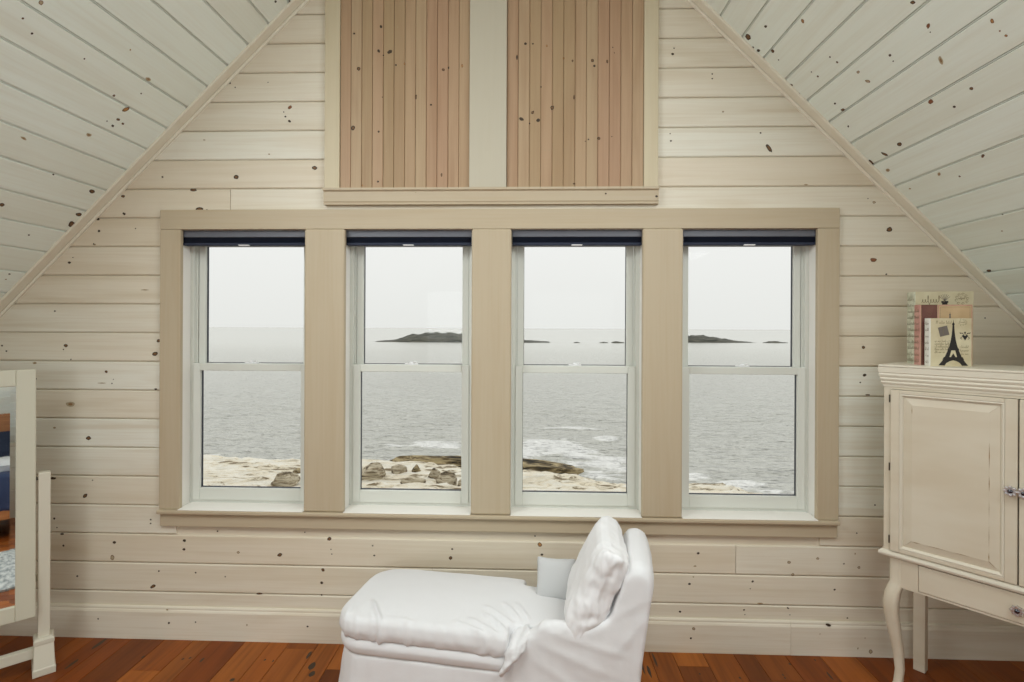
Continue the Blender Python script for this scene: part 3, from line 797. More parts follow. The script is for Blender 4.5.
_gx = Vector((1, 0, 0)); _gz = Vector((0, .42, .907)); _gy = _gz.cross(_gx)
_gm = Matrix((_gx, _gz, _gx.cross(_gz))).transposed().to_4x4()
pillow('small smooth grey pillow leaning on the far arm of the white chaise', .165, .165, .055, lambda p, n: p + n*fbm(p, 7)*.003, M_greyp, ch_mtx @ Matrix.Translation((-.238, 2.235, .508)) @ _gm)

# ------------------------------------------------------------------ corner cabinet
CT = Vector((.655, -.756, 0)).normalized(); CN = Vector((-CT.y, CT.x, 0))
CAB_A = math.atan2(CT.y, CT.x)
cab = empty('cabinet', (1.511, 2.302, 0), CAB_A, label='cream painted two-door cabinet on curved legs standing across the right corner', cat='cabinet')
S0, S1, SC = -.034, .802, .384
DEP = .375
mb = MB()
mb.box(S0, S0+.022, .0, DEP, .60, 1.312); mb.box(S1-.022, S1, .0, DEP, .60, 1.312)
mb.box(S0+.022, S1-.022, DEP-.012, DEP, .60, 1.312); mb.box(S0+.022, S1-.022, .024, DEP-.012, .612, .632)
mb.box(S0+.022, -.0105, 0, .022, .62, 1.312); mb.box(.7785, S1-.022, 0, .022, .62, 1.312)
mb.box(-.0105, .7785, 0, .022, 1.301, 1.312)
mb.box(S0+.022, S1-.022, .03, DEP-.012, .95, .966)
mb.build('carcass', M_cab, cab)
mb = MB()   # cornice: stepped reeded moulding under the flat top, on the front and both sides
cor = [(0, 1.311), (.003, 1.311), (.004, 1.320), (.008, 1.322), (.0105, 1.328), (.0075, 1.334), (.011, 1.337), (.0135, 1.343), (.0105, 1.350), (.014, 1.353), (.0165, 1.360), (.014, 1.367), (.017, 1.370), (.0175, 1.392), (0, 1.392)]
def mould(mb, prof, s0, s1, n1):
    rings = [[(s0 - o, n1, z) for o, z in prof], [(s0 - o, -o, z) for o, z in prof], [(s1 + o, -o, z) for o, z in prof], [(s1 + o, n1, z) for o, z in prof]]
    mb.loft(rings)
mould(mb, cor, S0, S1, DEP)
mb.build('cornice', M_cabl, cab)
mb = MB(); mb.box(S0-.018, S1+.018, -.018, DEP, 1.3925, 1.402); mb.build('top', M_cabl, cab, bevel=.003)
mb = MB(); mould(mb, [(0, .602), (.008, .602), (.014, .607), (.016, .614), (.014, .621), (.006, .626), (0, .628)], S0, S1, DEP)
mb.build('base_moulding', M_cabl, cab)
# apron with central drawer
mb = MB()
mb.box(S0+.05, .0855, .004, .022, .482, .6015); mb.box(.6825, S1-.05, .004, .022, .482, .6015)
mb.box(.0855, .6825, .004, .022, .482, .490); mb.box(.0855, .6825, .004, .022, .5975, .6015)
for s in (S0+.012, S1-.030): mb.box(s, s+.018, .04, DEP-.03, .50, .6015)
mb.box(S0+.03, S1-.03, DEP-.03, DEP-.014, .50, .6015)
mb.build('apron', M_cab, cab)
mb = MB(); mb.box(.087, .681, .0, .018, .4915, .596); mb.box(.10, .668, .018, .30, .495, .58)
dr = mb.build('drawer', M_cab, cab, bevel=.003)
def knob(s, n, z, parent):
    mb = MB()
    mb.lathe([(0, 0), (.009, 0), (.007, .006), (.007, .014), (.015, .019), (.0155, .022), (0, .023)], (s, n, z), (0, -1, 0), 16)
    for k in range(8):
        a = 2*math.pi*k/8
        mb.lathe([(0, .0), (.0056, .002), (.0062, .006), (.004, .010), (0, .011)], (s + .0145*math.cos(a), n - .015, z + .0145*math.sin(a)), (0, -1, 0), 8)
    k_ = mb.build('knob', M_chrome, parent, smooth=True)
    k_['label'] = 'chrome flower knob with a dark jewel centre'
    mb = MB(); mb.lathe([(0, 0), (.0080, 0), (.0072, .004), (.004, .0062), (0, .0065)], (s, n - .0225, z), (0, -1, 0), 12, 1)
    mb.m = [0]*len(mb.m)
    j = mb.build('jewel', M_jewel, parent, smooth=True)
    return k_
knob(.384, 0.0, .541, dr)
# doors: framed, with a raised field and worn brown lines round it
def door(a, b, kx, hinge):
    z0, z1 = .630, 1.299
    d = empty('door', (0, 0, 0)); d.parent = cab
    mb = MB(); st = .032
    ring(mb, a, b, z0, z1, st, st+.004, .016, .016, -.012, .010)
    fr = mb.build('door_frame', M_cab, d, bevel=.002, seg=1)
    ia, ib, ja, jb = a+st, b-st-.004, z0+.016, z1-.016
    mb = MB()   # sticking moulding inside the frame
    def rect(o, y): return [(ia+o, y, ja+o), (ib-o, y, ja+o), (ib-o, y, jb-o), (ia+o, y, jb-o)]
    mb.loft([rect(0, -.011), rect(.004, -.0125), rect(.009, -.008), rect(.012, -.002), rect(.012, .006), rect(0, .006)], cap=False)
    mb.build('panel_moulding', M_cabl, d)
    mb = MB()
    w = .030
    mb.loft([rect(.012, .004), rect(.012, -.001), rect(.012 + w, -.0085), rect(.012 + w + .003, -.0085)])
    nf0 = len(mb.f)
    rnd = random.Random(int(a*1000) + 5)
    def worn(p, q, k):     # broken thin worn strokes along the edge of the raised field
        p, q = Vector(p), Vector(q); L_ = (q - p).length; t = 0.0; d_ = (q - p)/L_
        side = Vector((-d_.z, 0, d_.x))
        while t < L_:
            ln = .02 + rnd.random()*.09
            if rnd.random() < k:
                e = min(L_, t + ln); wd = .0006 + rnd.random()*.0011
                a1, b1 = p + d_*t, p + d_*e
                m1 = (a1+b1)/2
                mb.add([a1, m1 - side*wd, b1, m1 + side*wd], [(0, 1, 2, 3)], 1)
            t += ln + rnd.random()*.03
    f = .012 + w; y = -.0091
    worn((ia+f, y, jb-f), (ib-f, y, jb-f), .45); worn((ib-f, y, ja+f), (ib-f, y, jb-f), .8); worn((ia+f, y, ja+f), (ib-f, y, ja+f), .7); worn((ia+f, y, ja+f), (ia+f, y, jb-f), .45)
    for (xa, za, xb, zb) in ((ib-.012, ja+.012, ib-f, ja+f), (ia+.012, ja+.012, ia+f, ja+f), (ib-.012, jb-.012, ib-f, jb-f)):
        mb.add([(xa, -.0022, za), (xb - .0012, y, zb), (xb + .0012, y, zb + .001)], [(0, 1, 2)], 1)
    mb.build('panel', [M_cab, M_wear], d, recalc=False)
    knob(kx, -.012, .969, d)
    for z in (1.262, .979, .678):
        mb = MB(); mb.lathe([(0, -.016), (.0026, -.016), (.0026, .016), (0, .016)], (hinge, -.0145, z), (0, 0, 1), 10)
        mb.build('hinge', M_hinge, d)
door(-.0085, .3825, .366, -.0105)
door(.3865, .7765, .402, .7785)
# legs: cabriole in front, straight behind
CAB_P = [(.60, 0, .0235, .0), (.50, 0, .0235, .0), (.486, .004, .0250, .1), (.455, .013, .0265, .3), (.415, .019, .0265, .4), (.36, .017, .0245, .5), (.29, .008, .0215, .6), (.21, -.003, .0185, .6), (.13, -.008, .0160, .6), (.075, -.003, .0160, .6), (.040, .010, .0185, .7), (.016, .024, .0225, .9), (.0, .026, .0225, .9)]
for sx, sg in ((.009, -1), (S1-.043, 1)):
    rings = []
    for z, o, h, rd in CAB_P:
        cx, cy = sx + sg*o*.9, .0265 - o
        pts = []
        for k in range(16):
            t = 2*math.pi*(k+.5)/16
            c, s = math.cos(t), math.sin(t)
            sq = 1/max(abs(c), abs(s)); f = sq*(1-rd*.75) + rd*.75*1.08
            f = min(f, 1.32)
            pts.append((cx + h*f*c, cy + h*f*s, z))
        rings.append(pts)
    mb = MB(); mb.loft(rings); mb.build('leg', M_cab, cab, smooth=True, angle=50)
for sx in (.009, S1-.043):
    mb = MB(); mb.box(sx-.0225, sx+.0225, DEP-.0485, DEP-.0035, 0, .60); mb.build('leg', M_cab, cab, bevel=.003)

# ------------------------------------------------------------------ three decorative book boxes on the cabinet
M_b1 = mat('book_cream_green', srgb(206, 197, 166), 0.6, vary=(srgb(192, 180, 146), (14, 14, 14), 3))
M_b1s = mat('book_spine_pale_green', srgb(218, 219, 198), 0.55, vary=(srgb(176, 178, 152), (40, 40, 40), 3))
M_b2 = mat('book_tan_cover', srgb(204, 176, 136), 0.6, vary=(srgb(190, 160, 120), (14, 14, 14), 3))
M_b2m = mat('book_maroon_band', srgb(118, 78, 66), 0.55, vary=(srgb(100, 60, 54), (20, 20, 20), 3))
M_b2s = mat('book_spine_pink', srgb(206, 158, 144), 0.55, vary=(srgb(184, 130, 118), (24, 24, 24), 3))
M_b3 = mat('book_cream_cover', srgb(214, 204, 172), 0.6, vary=(srgb(198, 184, 148), (16, 16, 16), 3))
M_b3s = mat('book_spine_ivory', srgb(236, 234, 224), 0.55)
M_ink = mat('black_ink', srgb(36, 32, 30), 0.6)
M_ink2 = mat('faded_brown_ink', srgb(132, 118, 92), 0.7)
M_stamp = mat('grey_stamp_ink', srgb(112, 104, 96), 0.7)
M_page = mat('book_pages', srgb(226, 216, 190), 0.8)
class Print(MB):
    """flat printing on a cover: local x across, z up, at depth y"""
    def poly(s, pts, mi, dy=0.0):
        y = -.0004 - dy
        s.add([(x, y, z) for x, z in pts], [tuple(range(len(pts)))], mi)
    def stroke(s, pts, w, mi):
        y = -.0004
        for (x0, z0), (x1, z1) in zip(pts[:-1], pts[1:]):
            d = math.hypot(x1-x0, z1-z0) or 1e-6
            nx, nz = -(z1-z0)/d*w/2, (x1-x0)/d*w/2
            s.add([(x0+nx, y, z0+nz), (x1+nx, y, z1+nz), (x1-nx, y, z1-nz), (x0-nx, y, z0-nz)], [(0, 1, 2, 3)], mi)
    def script(s, x, z, length, h, seed, w, mi):
        """a line of handwriting"""
        r = random.Random(seed); pts = []; t = 0.0; n = int(length/(h*.34))
        for k in range(n):
            tall = 1.0 if r.random() < .28 else .45
            if r.random() < .12 and len(pts) > 3:
                s.stroke(pts, w, mi); pts = []; t += h*.3; continue
            for q in range(6):
                a = q/6*2*math.pi
                pts.append((x + t + h*.17*q/3 + h*.12*math.sin(a), z + h*tall*.5*(1 - math.cos(a)) - (h*.3 if r.random() < .03 else 0)))
            t += h*.34
        if len(pts) > 1: s.stroke(pts, w, mi)
    def rosette(s, x, z, r, mi, seed=3):
        q = random.Random(seed)
        for k in range(9):
            a = 2*math.pi*k/9; rr = r*(.75 + .3*q.random())
            pts = [(x + rr*math.cos(a)*1.15 + r*.22*math.cos(b), z + rr*math.sin(a) + r*.22*math.sin(b)) for b in [i*1.05 for i in range(6)]]
            s.stroke(pts, r*.08, mi)
        s.script(x - r*.6, z - r*.1, r*1.2, r*.5, seed+1, r*.07, mi)
    def tower(s, x, z0, H, mi, mlight):
        """iron lattice tower with four splayed feet"""
        def w(t):     # half width at height t (0..1)
            return H*(.016 + .25*(1-t)**3.1*.95 + .075*(1-t)**1.2)
        lv = [1.0, .9, .8, .7, .6, .5, .405]
        for a, b in zip(lv[:-1], lv[1:]):
            s.poly([(x - w(a), z0 + a*H), (x - w(b), z0 + b*H), (x + w(b), z0 + b*H), (x + w(a), z0 + a*H)], mi)
        s.poly([(x - .010*H, z0 + H*.985), (x + .010*H, z0 + H*.985), (x, z0 + 1.08*H)], mi)
        s.poly([(x - .03*H, z0 + H*.955), (x + .03*H, z0 + H*.955), (x + .024*H, z0 + H*.985), (x - .024*H, z0 + H*.985)], mi)
        s.poly([(x - w(.36)-.015*H, z0 + .355*H), (x + w(.36)+.015*H, z0 + .355*H), (x + w(.40)+.01*H, z0 + .405*H), (x - w(.40)-.01*H, z0 + .405*H)], mi)
        for sg in (-1, 1):      # upper pair of legs with a slot, deck, arched feet
            s.poly([(x + sg*w(.355), z0 + .355*H), (x + sg*w(.2), z0 + .19*H), (x + sg*w(.2)*.45, z0 + .19*H), (x + sg*w(.355)*.35, z0 + .355*H)][::sg], mi)
            s.poly([(x + sg*w(.15), z0 + .14*H), (x + sg*w(0), z0), (x + sg*w(0)*.58, z0), (x + sg*w(.08)*.56, z0 + .06*H), (x + sg*w(.1)*.30, z0 + .105*H), (x, z0 + .125*H), (x, z0 + .15*H)][::sg], mi)
        s.poly([(x - w(.14)-.012*H, z0 + .135*H), (x + w(.14)+.012*H, z0 + .135*H), (x + w(.19)+.01*H, z0 + .20*H), (x - w(.19)-.01*H, z0 + .20*H)], mi)
        s.poly([(x - .05*H, z0 + .20*H), (x + .05*H, z0 + .20*H), (x, z0 + .29*H)], mi)
def book(label, loc, rz, w, h, th, m_cover, m_spine, cover_fn, extra=(), spine_fn=None):
    o = empty('decorative_book', loc, rz, label=label, cat='book', group='decorative books on the cabinet')
    ms = [m_cover, M_ink, M_ink2, M_stamp, M_page] + list(extra)
    mb = Print(); mb.box(.0025, w, 0, .0035, 0, h); cover_fn(mb, w, h)
    f = mb.build('front_cover', ms, o, recalc=False)
    mb = MB(); mb.box(.0025, w, th-.0035, th, 0, h); mb.build('back_cover', m_cover, o)
    mb = MB(); mb.box(.006, w-.005, .0037, th-.0037, .003, h-.003); mb.build('pages', M_page, o)
    sp = Print(Matrix.Translation((-.0022, 0, 0)) @ Matrix.Rotation(R_(-90), 4, 'Z'))
    # spine: slightly rounded strip, printed
    pr = [(.0, 0), (-.0015, th*.12), (-.0022, th*.3), (-.0022, th*.7), (-.0015, th*.88), (0, th), (.0024, th), (.0024, 0)]
    sb = MB(); sb.prism(pr, lambda p, q, t: (p, q, t), 0, h)
    if spine_fn:
        spine_fn(sp, th, h)
        # printing faces -x: map local x to depth
        b = len(sb.v); sb.v += [Vector((-.0026, -(p.y), p.z)) if False else Vector((-.0027, min(max(p2, .0), th), p.z)) for p, p2 in zip(sp.v, [-(q.y) for q in sp.v])]
        sb.f += [tuple(b + i for i in f_) for f_ in sp.f]; sb.m += sp.m
    sb.build('spine', [m_spine, M_ink, M_ink2, M_stamp, M_page], o, recalc=False)
    return o
def c1(p, w, h):
    p.script(.024, h-.046, .092, .030, 5, .0022, 2)
    x = .112
    p.poly([(x-.010, h-.075), (x+.010, h-.075), (x+.010, h-.048), (x+.013, h-.048), (x+.013, h-.040), (x-.013, h-.040), (x-.013, h-.048), (x-.010, h-.048)], 1)
    for k in range(7):
        a = R_(40 + 100*k/6); p.stroke([(x, h-.040), (x + .026*math.cos(a), h-.040 + .030*math.sin(a))], .0016, 3)
    p.rosette(.175, h-.030, .022, 2, 4)
    for k in range(11): p.script(.02, h-.10-.019*k, w-.04, .010, 20+k, .0009, 2)
    for z in (h-.105, h-.135): p.poly([(w-.020, z), (w-.006, z+.004), (w-.003, z+.016), (w-.012, z+.010)], 1)
def c2(p, w, h):
    p.poly([(.004, .0), (.062, .0), (.062, h), (.004, h)], 5, .0)
    p.stroke([(.033 + .008*math.cos(t*.9), h-.038 + .007*math.sin(t*.9)) for t in range(8)], .0012, 2)
    p.stroke([(.020, h-.05), (.048, h-.05)], .0010, 2)
    e = .066
    for q, m in ((0, 6), (.007, 2)):
        p.stroke([(e+q, q+.003), (w-q-.002, q+.003), (w-q-.002, h-q-.003), (e+q, h-q-.003), (e+q, q+.003)], .0032 if q == 0 else .0009, m)
    p.tower(.108, h-.155, .118, 3, 4)
def c3(p, w, h):
    p.x = Matrix.Diagonal((w/.158, 1, h/.193, 1)); w, h = .158, .193
    p.script(.022, h-.022, .07, .013, 31, .0009, 2)
    p.rosette(.125, h-.016, .013, 2, 9)
    # tilted postage stamp
    c, s = math.cos(R_(14)), math.sin(R_(14))
    q = lambda x, z: (.052 + x*c - z*s, h-.052 + x*s + z*c)
    p.poly([q(-.018, -.019), q(.018, -.019), q(.018, .019), q(-.018, .019)], 3)
    p.y0 = 0
    p.stroke([q(-.004, -.012), q(-.002, .0), q(.004, .006), q(.0, .012)], .002, 2)
    for k in range(5): p.script(.018, h-.095-.011*k, .060 if k < 4 else .04, .009, 40+k, .0009, 2)
    for k in range(3): p.script(.113, h-.118-.014*k, .035, .010, 50+k, .0008, 2)
    p.tower(.089, .003, .172, 1, 4)
    x, z = .133, h-.069      # small winged ornament
    p.poly([(x, z-.020), (x+.012, z), (x+.005, z+.003), (x, z-.002), (x-.005, z+.003), (x-.012, z)], 1)
    for sg in (-1, 1):
        p.stroke([(x + sg*.005, z+.004), (x + sg*.011, z+.010), (x + sg*.018, z+.008), (x + sg*.019, z+.013)], .0026, 1)
        p.stroke([(x + sg*.010, z-.004), (x + sg*.017, z-.010), (x + sg*.012, z-.015)], .002, 1)
    p.stroke([(x, z+.004), (x, z+.015)], .004, 1); p.stroke([(x-.004, z+.012), (x+.004, z+.012)], .002, 1)
def s_script(seed):
    def f(p, th, h):
        for k in range(int(h/.026)): p.script(.004, .012 + k*.026, th-.008, .012, seed+k, .0010, 2)
    return f
BT = 1.402
book('largest cream book with a pale green spine, standing at the back on the cabinet', (1.634, 2.358, BT), R_(-9), .218, .308, .062, M_b1, M_b1s, c1, spine_fn=s_script(60))
book('pink-spined book with a maroon band, standing between the two cream books', (1.613, 2.297, BT), R_(-10), .188, .250, .046, M_b2, M_b2s, c2, extra=(M_b2m, M_b2s), spine_fn=s_script(80))
book('smallest cream book with a black iron tower on its cover, standing in front', (1.612, 2.240, BT), R_(-10), .146, .193, .040, M_b3, M_b3s, c3, spine_fn=s_script(95))

# ------------------------------------------------------------------ cheval mirror at the left
MA = R_(44.6)
mt = Vector((math.cos(MA), math.sin(MA), 0))
mir = empty('cheval_mirror', (-2.386, 2.183, 0), MA, label='cream framed cheval mirror standing at the left edge', cat='mirror')
HW = .265                       # post centre to mirror centre
for sg in (-1, 1):
    x = sg*HW
    mb = MB(); mb.box(x-.021, x+.021, -.021, .021, .10, .888); mb.build('post', M_mpost, mir, bevel=.003)
    mb = MB()
    mb.loft([[(x-a, -b, z), (x+a, -b, z), (x+a, b, z), (x-a, b, z)] for z, a, b in ((0, .040, .074), (.030, .040, .074), (.034, .037, .070), (.125, .034, .044), (.130, .036, .046), (.146, .036, .046), (.152, .030, .034))])
    mb.build('foot', M_mpost, mir, bevel=.002, seg=1)
    mb = MB(); mb.lathe([(0, 0), (.008, 0), (.008, .02), (.013, .022), (.013, .03), (0, .032)], (x - sg*.016, 0, .862), (-sg, 0, 0), 12); mb.build('pivot', M_hinge, mir)
mb = MB(); mb.box(-HW+.03, HW-.03, -.016, .016, .062, .106); mb.build('crossbar', M_mpost, mir, bevel=.003)
mb = MB(); mb.box(-HW+.021, HW-.021, .030, .055, .385, .420); mb.build('stop_rail', M_mpost, mir, bevel=.003)
tilt = empty('mirror_frame', (0, 0, .862)); tilt.parent = mir; tilt.rotation_euler = (R_(-4.4), 0, 0)
mw, z0, z1 = .236, .262-.862, 1.352-.862
mb = MB()
for b in ((-mw, -mw+.067, z0, z1), (mw-.067, mw, z0, z1), (-mw+.067, mw-.067, z0, z0+.067), (-mw+.067, mw-.067, z1-.073, z1)):
    mb.box(b[0], b[1], -.014, .014, b[2], b[3])
mb.build('frame', M_mframe, tilt, bevel=.004)
mb = MB()   # bevelled glass
a, b, c, d = -mw+.066, mw-.066, z0+.066, z1-.072
R4 = lambda o, y: [(a+o, y, c+o), (b-o, y, c+o), (b-o, y, d-o), (a+o, y, d-o)]
mb.loft([R4(0, .004), R4(0, -.0034), R4(.020, -.0042)])
mb.build('mirror_glass', M_mirror, tilt)

# ------------------------------------------------------------------ behind the camera: the bed and rug that the mirror shows
M_navy = mat('navy_quilt', srgb(44, 58, 92), 0.8, bump=((30, 30, 30), .2, .005))
M_navy2 = mat('navy_pillow', srgb(36, 46, 70), 0.8)
M_sheet = mat('white_sheet', srgb(228, 230, 232), 0.85)
M_bedw = mat('bed_wood', srgb(186, 124, 70), 0.4, vary=(srgb(160, 100, 54), (4, 30, 30), 3))
M_rug = mat('grey_shag_rug', srgb(196, 198, 194), 0.95, vary=(srgb(120, 126, 126), (40, 9, 9), 4), bump=((90, 90, 90), .6, .01))
bed = empty('bed', (.75, -1.55, 0), R_(43), label='wooden bed with a navy quilt and white sheets behind the camera', cat='bed')
mb = MB(); mb.box(-.80, .80, -.045, 0, .20, .40); mb.box(-.80, .80, -2.0, -1.955, .20, .40); mb.box(-.80, -.76, -1.955, -.045, .20, .40); mb.box(.76, .80, -1.955, -.045, .20, .40)
mb.build('bed_frame', M_bedw, bed, bevel=.006)
for x in (-.78, .78):
    for y in (-.03, -1.97):
        mb = MB(); mb.box(x-.035, x+.035, y-.035, y+.035, 0, .42 if y > -1 else 1.45); mb.build('leg', M_bedw, bed, bevel=.006)
mb = MB(); mb.box(-.745, .745, -1.995, -1.96, .42, 1.40); mb.build('headboard', M_bedw, bed, bevel=.006)
mb = MB(); slab(mb, [(.33, plan(-.755, .755, -1.95, -.05, .05, .05)), (.60, plan(-.755, .755, -1.95, -.05, .05, .05)), (.63, plan(-.735, .735, -1.93, -.07, .05, .05))]); mb.build('mattress', M_sheet, bed, smooth=True)
mb = MB(); slab(mb, [(.28, plan(-.815, .815, -1.35, .016, .06, .06)), (.66, plan(-.795, .795, -1.35, .006, .06, .06)), (.69, plan(-.75, .75, -1.35, -.03, .06, .06))]); soft(mb, 'quilt', M_navy, bed, voxel=.02, smooth=3, disp=lambda p, n: p + n*fbm(p, 5)*.012)
mb = MB(); slab(mb, [(.68, plan(-.78, .78, -1.50, -.45, .1, .1)), (.76, plan(-.80, .80, -1.52, -.40, .1, .1)), (.83, plan(-.72, .72, -1.45, -.5, .1, .1))]); soft(mb, 'folded_sheet', M_sheet, bed, voxel=.02, smooth=4, disp=lambda p, n: p + n*fbm(p, 5)*.02)
for x in (-.38, .38):
    mb = MB(); slab(mb, [(.66, plan(x-.30, x+.30, -1.92, -1.60, .1, .1)), (.90, plan(x-.33, x+.33, -1.93, -1.62, .1, .1)), (1.16, plan(x-.27, x+.27, -1.94, -1.76, .08, .08))])
    p = soft(mb, 'pillow', M_navy2, None, voxel=.02, smooth=4)
    p.location = bed.location; p.rotation_euler = bed.rotation_euler
    tag(p, 'navy pillow on the %s side of the bed behind the camera' % ('left' if x < 0 else 'right'), 'pillow', 'navy pillows on the bed')
mb = MB(); slab(mb, [(.001, plan(-1.0, 1.0, -.9, .9, .03, .03)), (.014, plan(-1.0, 1.0, -.9, .9, .03, .03)), (.018, plan(-.99, .99, -.89, .89, .03, .03))])
rg = mb.build('rug', M_rug, None); rg.location = (-.38, -.05, 0); rg.rotation_euler = (0, 0, R_(43))
tag(rg, 'grey and white shaggy rug on the floor in front of the bed', 'rug')

# ------------------------------------------------------------------ outside: sea, rocky shore, islands
SEA = -6.0
def rock_mat(name, c1_, c2_, c3_, sc, bumpk):
    m = bpy.data.materials.new(name); m.use_nodes = True
    nt = m.node_tree; N = nt.nodes; L = nt.links; b = N['Principled BSDF']; b.inputs['Roughness'].default_value = .85
    tc = N.new('ShaderNodeTexCoord')
    mp = N.new('ShaderNodeMapping'); mp.inputs['Scale'].default_value = (sc*.45, sc*1.5, sc*4); mp.inputs['Rotation'].default_value = (0, .12, .15)
    L.new(tc.outputs['Object'], mp.inputs[0])
    n = N.new('ShaderNodeTexNoise'); n.inputs['Scale'].default_value = 1; n.inputs['Detail'].default_value = 8; n.inputs['Roughness'].default_value = .65; n.inputs['Distortion'].default_value = .6
    L.new(mp.outputs[0], n.inputs['Vector'])
    r = N.new('ShaderNodeValToRGB'); e = r.color_ramp.elements
    e[0].position = .385; e[0].color = c3_; e[1].position = .455; e[1].color = c2_; x = e.new(.56); x.color = c1_
    L.new(n.outputs['Fac'], r.inputs[0]); L.new(r.outputs[0], b.inputs['Base Color'])
    bp = N.new('ShaderNodeBump'); bp.inputs['Strength'].default_value = bumpk; bp.inputs['Distance'].default_value = .25
    L.new(n.outputs['Fac'], bp.inputs['Height']); L.new(bp.outputs[0], b.inputs['Normal'])
    return m
M_pale = rock_mat('pale_granite', srgb(248, 243, 228), srgb(236, 225, 200), srgb(128, 112, 84), 1.3, .9)
M_boul = rock_mat('weathered_boulder', srgb(216, 204, 178), srgb(156, 140, 112), srgb(74, 64, 48), 2.2, 1.0)
M_darkr = rock_mat('seaweed_rock', srgb(190, 172, 132), srgb(104, 88, 58), srgb(44, 38, 26), 1.5, 1.0)
M_isle = rock_mat('island_scrub', srgb(104, 103, 92), srgb(78, 79, 71), srgb(58, 59, 54), .3, .5)

COAST = [(-40, 34.5), (-19.3, 32.6), (-13.4, 32.0), (-9.7, 31.4), (-4.5, 31.6), (-.4, 30.6), (3.7, 29.0), (5.8, 28.2), (7.7, 28.0), (12.3, 26.8), (18, 25.6), (40, 23.0)]
def coast(x):
    for (a, ya), (b, yb) in zip(COAST[:-1], COAST[1:]):
        if a <= x <= b: return ya + (yb-ya)*(x-a)/(b-a)
    return 30.0
def land(x, y):
    d = coast(x) + 1.0*fbm((x, 0, 3), .25) - y
    d -= 2.3
    h = min(1.0, .30*d) if d > 0 else .35*d
    h += max(0, d-3)*.012
    st = fbm((x*.25, y*.9, 0), .8, 5)
    ledge = math.floor((h + .35*st)*4.0)/4.0
    return SEA + .55*h + .45*ledge + .10*fbm((x, y, 5), 1.6, 4)
mb = MB(); nx, ny = 230, 120
xs = [-30 + 56*i/nx for i in range(nx+1)]; ys = [13 + 24*j/ny for j in range(ny+1)]
vs = [(x, y, land(x, y)) for y in ys for x in xs]
mb.add(vs, [(j*(nx+1)+i, j*(nx+1)+i+1, (j+1)*(nx+1)+i+1, (j+1)*(nx+1)+i) for j in range(ny) for i in range(nx)])
tag(mb.build('rocky_shore', M_pale, recalc=False), 'pale flat granite ledges along the shore below the windows', 'shore', kind='structure')

# the sea: real swell near the shore, flat beyond; foam is a surface attribute where waves break
def spread(a, b, n): return [a + (b-a)*i/n for i in range(n+1)]
xs = [-3000, -1200, -500, -200, -100] + spread(-60, 50, 260) + [100, 200, 500, 1200, 3000]
ys = spread(18, 60, 150) + [61, 64, 68, 73, 80, 90, 105, 125, 150, 190, 240, 320, 450, 700, 1200, 2500, 5000]
FOAM = [(.4, 34.6, 3.0, 1.5), (-.2, 32.6, 1.8, 1.6), (2.4, 32.6, 1.8, 1.2), (4.2, 30.0, 1.6, 1.5), (6.3, 29.4, 1.6, 1.2), (3.2, 40.5, 1.6, .7), (5.2, 37, .8, .9), (8.2, 27.4, 1.4, .55), (10, 26.6, 1.6, .45), (-6, 34.3, 2.6, .8), (3.0, 31.6, 1.2, .7)]
def foam(x, y):
    k = 0
    for cx, cy, rx, ry in FOAM:
        k = max(k, math.exp(-(((x-cx)/rx)**2 + ((y-cy)/ry)**2)))
    d = y - coast(x) + 2.3
    if 0 < d < 3: k = max(k, .45*(1 - d/3)*(1 if x > 1 else .3))
    return max(0, min(1, (k + .55*fbm((x*.8, y*1.5, 2), .9, 4)*(k > .08)) ))
vs = []; fo = []; calm = []
for y in ys:
    for x in xs:
        z = SEA
        if 18 <= y <= 60 and abs(x) < 62:
            fade = min(1, max(0, (60-y)/12))
            z += fade*(.11*fbm((x*.35, y*.9, 0), .55, 4) + .04*noise.noise(Vector((x*.9, y*2.2, 4))))
            f = foam(x, y); z += .12*f
        else: f = 0
        vs.append((x, y, z)); fo.append(f)
        t = min(1, max(0, (y - 45)/260)); calm.append(1 - t*t*(3 - 2*t)*.97)      # open water lies calmer than the inshore chop
mb = MB(); nx, ny = len(xs)-1, len(ys)-1
mb.add(vs, [(j*(nx+1)+i, j*(nx+1)+i+1, (j+1)*(nx+1)+i+1, (j+1)*(nx+1)+i) for j in range(ny) for i in range(nx)])
